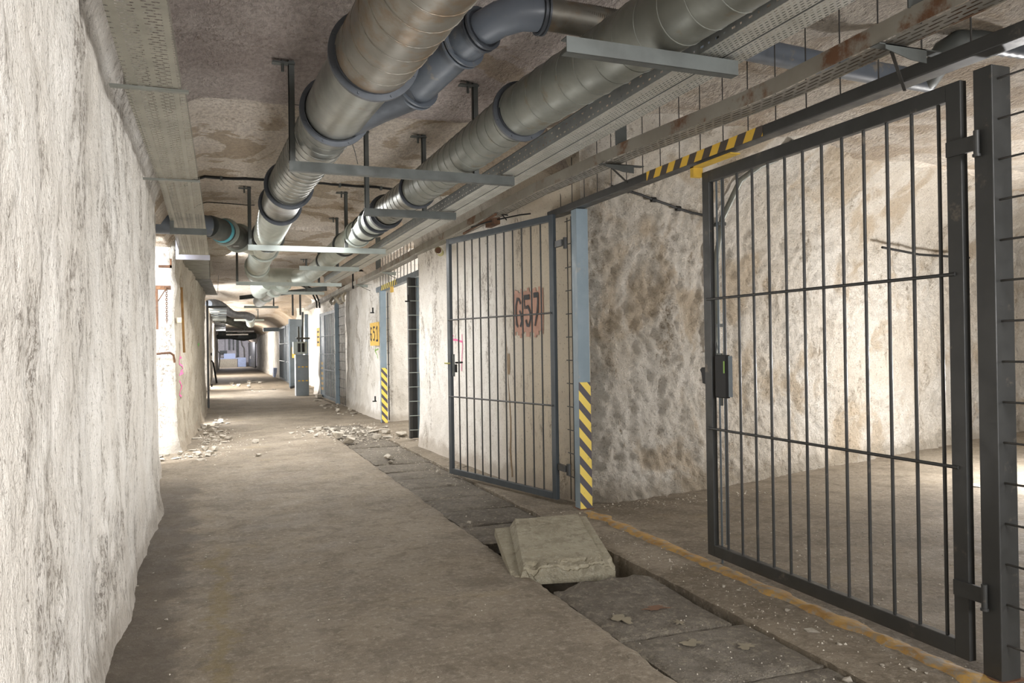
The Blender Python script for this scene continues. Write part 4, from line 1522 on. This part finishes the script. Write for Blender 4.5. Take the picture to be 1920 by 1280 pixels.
hanger('bright white far hanger bar below the ceiling', 38.0, 0.55, 1.75, [1.4], 'white', zt=2.14)
hanger('lowest bright white far hanger bar', 40.5, 0.6, 1.6, [1.4], 'white', zt=2.04)

# ================================================================== CABLE TRAYS
TL = thing('cable_tray', 'wide perforated tray under the ceiling along the long white wall', 'cable tray', (-0.25, 4, 2.5))
segs = [(0.3, 3.98, -0.31, -0.165, -0.352, -0.122), (4.0, 6.05, -0.365, -0.108, -0.352, -0.083), (6.08, 11.0, -0.345, -0.078, -0.375, -0.03)]
for y0, y1, a0, b0_, a1, b1_ in segs:
    m = MB()
    z = 2.50
    ys_ = rng(y0, y1, 0.5)
    V = []
    for y in ys_:
        k = (y - y0) / (y1 - y0)
        a, b = a0 + (a1 - a0) * k, b0_ + (b1_ - b0_) * k
        V += [(a, y, z + 0.05), (a, y, z), (b, y, z), (b, y, z + 0.05)]
    n = len(ys_)
    m.add(V, [(4 * j + i, 4 * j + i + 1, 4 * (j + 1) + i + 1, 4 * (j + 1) + i) for j in range(n - 1) for i in range(3)])
    m.build('tray_section', 'perf_left', TL)
for y, xa, xb in ((3.98, -0.42, -0.09), (6.07, -0.50, -0.07)):
    m = MB()
    m.bar((xa, y, 2.492), (xb, y, 2.492), 0.03, 0.012)
    m.build('support_strip', 'galv_pale', TL)
T2 = thing('cable_tray', 'perforated tray descending past the recess wall toward the far ceiling', 'cable tray', (-0.2, 13, 2.5))
m = MB()
m.box((-0.36, 11.0, 2.50), (-0.03, 14.5, 2.502))
m.box((-0.035, 11.0, 2.50), (-0.03, 14.5, 2.56))
m.build('tray_section', 'galv_pale', T2)
m = MB()
m.bar((-0.19, 14.5, 2.50), (-0.05, 19.5, 2.55), 0.33, 0.004)
m.bar((0.1, 14.5, 2.53), (0.12, 19.5, 2.58), 0.006, 0.07)
m.build('solid_tray_section', 'strut', T2)
T3 = thing('cable_tray', 'dark ladder tray over the far corridor wall side', 'cable tray', (0, 25, 2.4))
for i in range(14):
    m = MB()
    m.bar((-0.1 + 0.02 * i, 22 + 1.6 * i, 2.4 - 0.01 * i), (0.35 + 0.02 * i, 22 + 1.6 * i, 2.4 - 0.01 * i), 0.25, 0.05)
    m.build('rung', 'strut', T3)

for y, x0, x1, lab, mt in ((8.02, -0.36, -0.04, 'short dark bracket bar holding up the perforated tray before the recess', 'strut'), (10.25, -0.40, -0.02, 'bluish bright zinc bracket frame under the perforated tray', 'zinc_bright')):
    root = thing('tray_bracket', lab, 'bracket', (x0, y, 2.42))
    m = MB()
    m.box((x0, y, 2.375), (x1, y + 0.004, 2.43))
    m.box((x0, y, 2.43), (x1, y + 0.04, 2.434))
    m.build('cross_bar', mt, root)
    m = MB()
    m.box((x0, y + 0.004, 2.43), (x0 + 0.035, y + 0.01, ceil_z(x0, y) + 0.1))
    m.build('drop_strut', mt, root)

# two narrow trays on the bar ends
for i, (xa, xb, lab) in enumerate(((1.80, 1.905, 'narrow slotted cable tray resting on the hanger bars beside the slimmer duct'), (1.915, 2.015, 'narrow cable tray next to the slotted one, on the mesh fence side'))):
    root = thing('cable_tray', lab, 'cable tray', (xa, 4, 2.43), 'paired trays on the hanger bars')
    z = 2.428
    hs = (0.085, 0.04)[i]
    m = MB()
    m.add([(xa, 0, z), (xa, 14, z), (xb, 14, z), (xb, 0, z)], [(0, 1, 2, 3)])
    m.build('tray_bottom', 'perf_mid', root)
    m = MB()
    m.add([(xa, 0, z), (xa, 14, z), (xa, 14, z + hs), (xa, 0, z + hs)], [(0, 1, 2, 3)])
    m.build('tray_side', 'perf_side', root)
    m = MB()
    m.add([(xb, 0, z), (xb, 14, z), (xb, 14, z + 0.04), (xb, 0, z + 0.04)], [(0, 1, 2, 3)])
    m.build('tray_side', 'perf_side', root)
    m = MB()
    m.bar((xa, 0, z + hs), (xa, 14, z + hs), 0.010, 0.004)
    m.build('rolled_edge', 'strut', root)

# rust blotched rail along the mesh
RL = thing('cable_rail', 'long rust-blotched perforated rail held by brackets in front of the mesh', 'cable tray', (2.5, 6, 2.5))


def rail_z(y):
    pts_ = [(0, 2.48), (2.2, 2.46), (3.1, 2.44), (4.5, 2.50), (6, 2.53), (9, 2.50), (13, 2.46), (20, 2.44), (30, 2.35)]
    for a, b in zip(pts_, pts_[1:]):
        if y <= b[0]:
            return a[1] + (b[1] - a[1]) * (y - a[0]) / (b[0] - a[0])
    return 2.35


def rail_x(y):
    return 2.44 if y < 10 else 2.44 + 0.004 * (y - 10)


ysr = rng(0.0, 24, 0.3)
for nm, fa, fb, mt in (('rail_side', lambda y: (rail_x(y), y, rail_z(y)), lambda y: (rail_x(y), y, rail_z(y) + 0.075), 'rusty_rail'),
                       ('rail_bottom', lambda y: (rail_x(y), y, rail_z(y)), lambda y: (rail_x(y) + 0.13, y, rail_z(y)), 'perf_rail'),
                       ('rail_lip', lambda y: (rail_x(y) + 0.13, y, rail_z(y) - 0.004), lambda y: (rail_x(y) + 0.13, y, rail_z(y) + 0.05), 'rusty_rail')):
    m = MB()
    V = []
    for y in ysr:
        V += [fa(y), fb(y)]
    m.add(V, [(2 * j, 2 * j + 1, 2 * j + 3, 2 * j + 2) for j in range(len(ysr) - 1)])
    m.build(nm, mt, RL)
k = 0
for y, lab in ((2.40, 'triangular rail bracket above the middle of the closed gate'), (4.75, 'triangular rail bracket with a thin stay near the striped lintel'), (12.2, 'pale rail bracket over the rear lintel'), (14.6, 'pale rail bracket past the rear striped post')):
    root = thing('rail_bracket', lab, 'bracket', (2.6, y, rail_z(y)), 'brackets under the rusty rail')
    z = rail_z(y) - 0.01
    m = MB()
    m.box((2.42, y - 0.02, z - 0.004), (2.74, y + 0.03, z))
    vs_ = [(2.45, y - 0.02, z), (2.66, y - 0.02, z), (2.66, y - 0.02, z - 0.055), (2.58, y - 0.02, z - 0.05), (2.45, y - 0.02, z - 0.02)]
    m.add(vs_ + [(a, b + 0.004, c) for a, b, c in vs_], [(0, 1, 2, 3, 4), (9, 8, 7, 6, 5)] + [(i, (i + 1) % 5, 5 + (i + 1) % 5, 5 + i) for i in range(5)])
    m.build('arm', 'strut' if y < 10 else 'strut_pale', root)
    m = MB()
    m.bar((2.50, y, z - 0.02), (2.735, y + 0.16, z - 0.10), 0.012, 0.006)
    m.build('stay', 'wire', root)
for y, lab in ((4.55, 'broad flat strap dropping behind the trays to the rusty rail'), (2.25, 'broad dark flat strap dropping to the rusty rail over the gate'), (12.6, 'dark strap above the rear lintel mesh')):
    m = MB()
    z0 = rail_z(y) + 0.07
    m.box((2.43, y, z0), (2.51, y + 0.006, ceil_z(2.45, y) + 0.05))
    tag(m.build('flat_strap', 'strut'), lab, 'strap')
m = MB()
m.tube([(2.35, 5.9, 2.62), (2.35, 5.9, 2.75)], 0.012, 8)
tag(m.build('stub_pipe', 'black'), 'short black stub hanging between trays and rail near the long bar end', 'stub')

# ================================================================== CABLES, CONDUITS, SMALL FITTINGS
m = MB()
m.tube([(x, 8.62 + 0.05 * (x + .3), ceil_z(x, 8.62) - 0.016) for x in rng(-0.25, 2.1, 0.1)], 0.014, 8)
cb = tag(m.build('ceiling_cable', 'black'), 'thick black cable crossing the ceiling behind the ducts', 'cable')
for x in (0.1, 0.9, 1.3, 1.75):
    m = MB()
    yy = 8.62 + 0.05 * (x + .3)
    m.box((x - 0.012, yy - 0.025, ceil_z(x, yy) - 0.036), (x + 0.012, yy + 0.025, ceil_z(x, yy) + 0.01))
    m.build('cable_clip', 'strut', cb)
m = MB()
m.tube([(x, 10.2 + 0.1 * x, ceil_z(x, 10.2) - 0.006) for x in rng(-0.2, 0.5, 0.05)], 0.005, 6)
tag(m.build('thin_cable', 'black'), 'thin black wire on the ceiling next to the recess', 'cable')
m = MB()
m.tube([(0.47, 4.93, 2.76), (0.50, 4.90, 2.75), (0.56, 4.86, 2.76), (0.62, 4.7, 2.77)], 0.0025, 5)
m.tube([(0.80, 4.9, 2.58), (0.83, 4.92, 2.50), (0.85, 4.94, 2.43)], 0.0025, 5)
tag(m.build('tie_wire', 'wire'), 'thin tie wire looped from the tall drop strut round the widest duct', 'wire')


def wgp(x, z, off=0.02):
    lo, hi = 1.5, 8.3
    for _ in range(24):
        mid = (lo + hi) / 2
        if wg_fn(mid, z).x > x:
            lo = mid
        else:
            hi = mid
    p = wg_fn(lo, z)
    return Vector((p.x, p.y - off, p.z))


m = MB()
m.tube([wgp(4.66, 3.0, .05), wgp(4.60, 2.88, .06), wgp(4.45, 2.82, .06), wgp(4.30, 2.70, .06), wgp(4.255, 2.4, .06), wgp(4.24, 2.0, .07), wgp(4.235, 1.5, .07), wgp(4.225, 1.2, .07)], 0.026, 14)
cd = tag(m.build('conduit', 'galv_pale'), 'pale vertical conduit on the rough gallery wall ending behind the lock box', 'conduit')
m = MB()
for z in (2.35, 1.45):
    p = wgp(4.245, z, .06)
    m.box((p.x - 0.04, p.y - 0.035, z - 0.015), (p.x + 0.04, p.y + 0.06, z + 0.015))
m.build('conduit_clip', 'strut', cd)
m = MB()
m.tube([wgp(3.0 + 0.15 * i, 2.56 - 0.022 * i, .03) for i in range(8)], 0.011, 8)
hc = tag(m.build('wall_cable', 'black'), 'black cable with clips on the gallery wall behind the striped lintel', 'cable')
for i in (1, 3, 5):
    m = MB()
    p = wgp(3.0 + 0.15 * i, 2.56 - 0.022 * i, .03)
    m.tube([(p.x - 0.02, p.y, p.z), (p.x + 0.02, p.y, p.z)], 0.022, 10)
    m.build('cable_clip', 'black', hc)
m = MB()
m.tube([(6.8, 6.7, 2.30), (7.6, 6.95, 2.27), (8.8, 7.3, 2.3)], 0.014, 8)
tag(m.build('wall_cable', 'black'), 'black cable on the gallery wall seen beyond the hinge post', 'cable')

# black ring fitting under the rail on the white pier
root = thing('pipe_stub', 'short round pipe end poking from the wall under the rail left of the open gate', 'pipe', (2.42, 9.0, 2.38))
m = MB()
m.tube([(2.52, 9.1, 2.40), (2.40, 8.75, 2.385)], 0.042, 20, caps=False)
m.build('tube', 'brass', root)
m = MB()
m.tube([(2.405, 8.77, 2.386), (2.402, 8.762, 2.386)], 0.034, 20)
m.build('plug', 'rust', root)
m = MB()
m.tube([(2.30, 7.2, 2.42), (2.45, 7.0, 2.46), (2.60, 6.7, 2.47), (2.62, 6.5, 2.45)], 0.007, 6)
m.tube([(2.58, 7.0, 2.47), (2.5, 6.9, 2.50), (2.52, 6.8, 2.48)], 0.006, 6)
tag(m.build('loose_cable', 'black'), 'loose black cable ends drooping over the open gate top', 'cable')
m = MB()
m.tube([(2.44, 7.9, 2.46), (2.44, 6.9, 2.50)], 0.012, 8)
m.box((2.44, 6.95, 2.42), (2.50, 7.2, 2.48))
tag(m.build('junction_clamp', 'rust'), 'rusty clamp at the rail end above the open gate', 'clamp')

# pebbled fittings hanging under rail near far gate
root = thing('cable_bundle', 'cluster of dangling pipe ends under the far end of the rail', 'bundle', (2.5, 17.5, 2.3))
rb_ = random.Random(3)
for i in range(6):
    m = MB()
    y = 16.2 + 0.35 * i
    m.tube([(2.50, y, 2.40), (2.46 + rb_.uniform(-.05, .05), y - 0.1, 2.32), (2.44 + rb_.uniform(-.08, .08), y - 0.15, 2.22 + rb_.uniform(-.03, .05))], 0.03, 8)
    m.build('pipe_end', 'rusty_rail' if i % 2 else 'desk_tan', root)
# curved far conduits over arch
for i, (dx, lab) in enumerate(((0, 'outer black cable curving down the far arch'), (0.14, 'inner black cable curving down the far arch'))):
    m = MB()
    m.tube([(1.5 + dx, 20.5, 2.98), (1.95 + dx, 20.5, 2.93), (2.3 + dx * .6, 20.4, 2.75), (2.42 + dx * .5, 20.3, 2.45), (2.43 + dx * .5, 20.3, 2.3)], 0.022, 8)
    tag(m.build('arch_cable', 'black'), lab, 'cable')
m = MB()
m.bar((0.6, 19.3, 2.48), (2.15, 16.4, 2.50), 0.04, 0.09)
tag(m.build('diagonal_beam', 'strut'), 'slanting grey beam under the ceiling behind the duct elbows', 'beam')
for i, (x, y, lab) in enumerate(((2.05, 22.5, 'dark vertical rod before the far arch, first'), (2.22, 22.2, 'dark vertical rod before the far arch, close to the cables'))):
    m = MB()
    m.box((x - 0.025, y, 2.2), (x + 0.025, y + 0.03, 2.85))
    tag(m.build('drop_rod', 'strut'), lab, 'rod')
m = MB()
m.tube([(2.46, 15.0, 2.40), (2.46, 15.0, 2.70), (2.55, 15.0, 2.74), (2.9, 15.1, 2.75)], 0.02, 8)
tag(m.build('bent_conduit', 'black'), 'bent black conduit rising beside the rail past the rear opening', 'conduit')
m = MB()
m.box((2.05, 36.0, 2.06), (2.75, 36.5, 2.22))
tag(m.build('sheet_metal_panel', 'paint_mid'), 'dark slanting sheet panel under the distant ceiling', 'panel')

# ================================================================== LEFT RECESS THINGS
root = thing('door_frame', 'rusty steel frame corner with a stay in the bright recess', 'frame', (-0.6, 10.3, 1.8))
m = MB()
m.box((-0.66, 10.28, 1.55), (-0.60, 10.34, 2.06))
m.build('upright', 'rust', root)
m = MB()
m.box((-0.72, 10.26, 2.02), (-0.46, 10.34, 2.065))
m.build('head', 'rust', root)
m = MB()
m.bar((-0.50, 10.3, 2.05), (-0.62, 10.3, 1.85), 0.012, 0.012)
m.build('stay', 'rust', root)
root = thing('hanging_chain', 'rusty chain hanging from the steel frame in the bright recess', 'chain', (-0.5, 10.32, 2.04))
m = MB()
for i in range(17):
    z = 2.02 - 0.024 * i
    pts_ = []
    for k in range(13):
        a = 2 * math.pi * k / 12
        u, v = 0.010 * math.cos(a), 0.017 * math.sin(a)
        pts_.append((-0.505 + (u if i % 2 else 0), 10.25 + (0 if i % 2 else u), z + v))
    m.tube(pts_, 0.0038, 6, caps=False)
m.build('links', 'rust', root)
root = thing('wooden_batten', 'brown wooden batten fixed upright on the wall behind the recess', 'board', (-0.35, 11.6, 1.7))
m = MB()
xa = wallb_pt(11.5, 1.7, 0.0).x
m.bar((xa + 0.05, 11.48, 1.27), (xa + 0.03, 11.40, 2.13), 0.05, 0.03, up=(1, 0, 0))
m.build('board', 'wood', root)
m = MB()
m.box((xa - 0.02, 11.10, 1.655), (xa + 0.035, 11.16, 1.72))
m.build('cut_block', 'wood_cut', root)
root = thing('wall_hook', 'dark bent bar sticking out of the bright recess wall', 'hook', (-0.55, 10.9, 1.25))
m = MB()
m.tube([(-0.75, 10.85, 1.25), (-0.58, 10.82, 1.265), (-0.50, 10.84, 1.27), (-0.465, 10.9, 1.24), (-0.455, 10.95, 1.15)], 0.014, 8)
m.build('bar', 'rust', root)
m = MB()
m.box((-0.62, 10.80, 2.33), (-0.47, 10.86, 2.36))
m.box((-0.49, 10.80, 2.33), (-0.47, 10.86, 2.44))
tag(m.build('angle_iron', 'rust'), 'bent rusty angle iron on the rough stone under the dark duct', 'bracket')

# ================================================================== FAR CORRIDOR THINGS
root = thing('electrical_cabinet', 'tall grey electrical pillar with yellow dashes and an open fuse box', 'cabinet', (2.35, 22.6, 0))
m = MB()
m.box((2.12, 22.55, 0), (2.46, 22.9, 1.12))
bevel(m.build('body', 'cab', root), 0.01)
m = MB()
m.box((2.112, 22.56, 0.0), (2.119, 22.89, 1.12))
m.build('side_panel', 'cab_side', root)
m = MB()
for z in (0.4, 0.78):
    for x in (2.17, 2.27, 2.37):
        m.box((x, 22.540, z), (x + 0.06, 22.547, z + 0.03))
m.build('yellow_dashes', 'sign_yellow', root)
fb = MB()
fb.box((2.05, 22.5, 1.15), (2.42, 22.75, 1.48))
fbx = bevel(fb.build('fuse_box', 'strut_pale', root), 0.01)
m = MB()
for x in (2.17, 2.28):
    m.box((x, 22.485, 1.2), (x + 0.07, 22.499, 1.44))
m.build('fuse_slots', 'black', fbx)
m = MB()
m.box((2.14, 22.55, 1.55), (2.50, 22.62, 1.60))
m.tube([(2.2, 22.6, 1.48), (2.2, 22.6, 1.9)], 0.03, 8)
m.tube([(2.3, 22.6, 1.48), (2.32, 22.6, 2.3)], 0.03, 8)
m.build('cable_risers', 'strut', root)
root = thing('sheet_metal_door', 'grey sheet-metal door leaf standing open just past the electrical pillar', 'door', (2.4, 27, 0))
m = MB()
m.bar((2.30, 26.6, 1.15), (2.75, 27.0, 1.15), 0.05, 2.2)
m.build('leaf', 'paint_mid', root)
m = MB()
m.box((2.38, 26.55, 1.0), (2.48, 26.6, 1.35))
m.build('warning_plate', 'sign_yellow', root)
m = MB()
m.tube([(2.30, 26.52, 0.05), (2.6, 26.5, 0.12)], 0.04, 8)
m.build('foot_bar', 'black', root)
post('gate_post', 'tall slate post behind the electrical pillar reaching the rail', 2.52, 2.62, 24.0, 24.1, 2.3, 'paint_mid')
m = MB()
m.box((2.45, 30.9 + 3.2, 0.0), (2.75, 35.3, 0.5))
m = MB()
m.box((2.60, 38.2, 0), (2.75, 38.9, 0.42))
tag(m.build('wall_box', 'desk_blue'), 'small pale blue box at the foot of the distant bright wall', 'box')
m = MB()
m.box((2.5, 21.05, 0.02), (2.62, 21.5, 0.10))
tag(m.build('concrete_block', 'rubble'), 'low pale block at the foot of the far grilled gate', 'block')
root = thing('counter', 'low tan counter panel at the end of the corridor', 'counter', (1.0, 63, 0))
m = MB()
m.box((0.38, 62.9, 0), (1.68, 63.3, 0.60))
m.build('front_panel', 'desk_tan', root)
m = MB()
m.box((0.36, 62.88, 0.60), (1.75, 63.35, 0.66))
m.build('top', 'desk_blue', root)
m = MB()
m.box((1.72, 62.9, 0), (2.30, 63.4, 0.69))
tag(m.build('storage_box', 'desk_blue'), 'pale blue box unit beside the low tan counter', 'box')
m = MB()
m.box((0.75, 63.0, 0.66), (1.55, 63.3, 1.0))
tag(m.build('equipment_crate', 'desk_blue'), 'pale blue crate behind the tan counter', 'crate')
m = MB()
m.box((0.5, 64.2, 0.95), (1.0, 64.35, 1.22))
tag(m.build('wall_panel', 'strut'), 'dark grey panel on the end wall over the counter', 'panel')
for i, (x, w_, z0, lab) in enumerate(((0.85, .03, 1.25, 'thin grey end-wall pipe, nearest the corridor wall with the crowbar'), (1.1, .1, 1.25, 'wide grey end-wall riser between thin pipes'), (1.25, .03, 1.2, 'thin end-wall pipe in the middle of the group'), (1.4, .1, 1.25, 'second wide grey end-wall riser'), (1.65, .18, 0.75, 'widest dark end-wall riser above the tan counter'))):
    m = MB()
    m.box((x, 64.25, z0), (x + w_, 64.38, 2.1))
    tag(m.build('wall_riser', 'strut'), lab, 'pipe')
m = MB()
m.tube([(2.0, 64.2, 2.1), (2.05, 64.2, 1.6), (2.2, 64.2, 1.4), (2.22, 64.2, 0.7)], 0.03, 8)
tag(m.build('bent_pipe', 'galv_pale'), 'bent thin pipe down the end wall beside the dark door', 'pipe')
root = thing('metal_door', 'dark grey metal door by the corridor end', 'door', (2.6, 60, 0))
root['label'] = 'dark grey metal door beside the end wall, with a white handle plate'
m = MB()
m.bar((2.50, 62.8, 0.92), (2.72, 57.5, 0.92), 0.06, 1.75)
m.build('leaf', 'paint_dark', root)
m = MB()
m.box((2.50, 60.5, 0.6), (2.56, 60.75, 0.8))
m.build('handle_plate', 'white', root)
m = MB()
m.tube([(0.33, 55, 0.0), (0.42, 55.2, 0.9), (0.40, 55.2, 1.1), (0.30, 55.2, 1.18)], 0.03, 8)
tag(m.build('bent_pipe', 'galv_pale'), 'bent grey standpipe by the far corridor wall', 'pipe')
m = MB()
m.tube([(0.12, 33.2, 0.0), (0.0, 34.4, 0.78)], 0.035, 8)
m.tube([(0.0, 34.4, 0.78), (-0.06, 34.45, 0.86)], 0.03, 8)
tag(m.build('crowbar', 'black'), 'black bar leaning on the far corridor wall', 'bar')
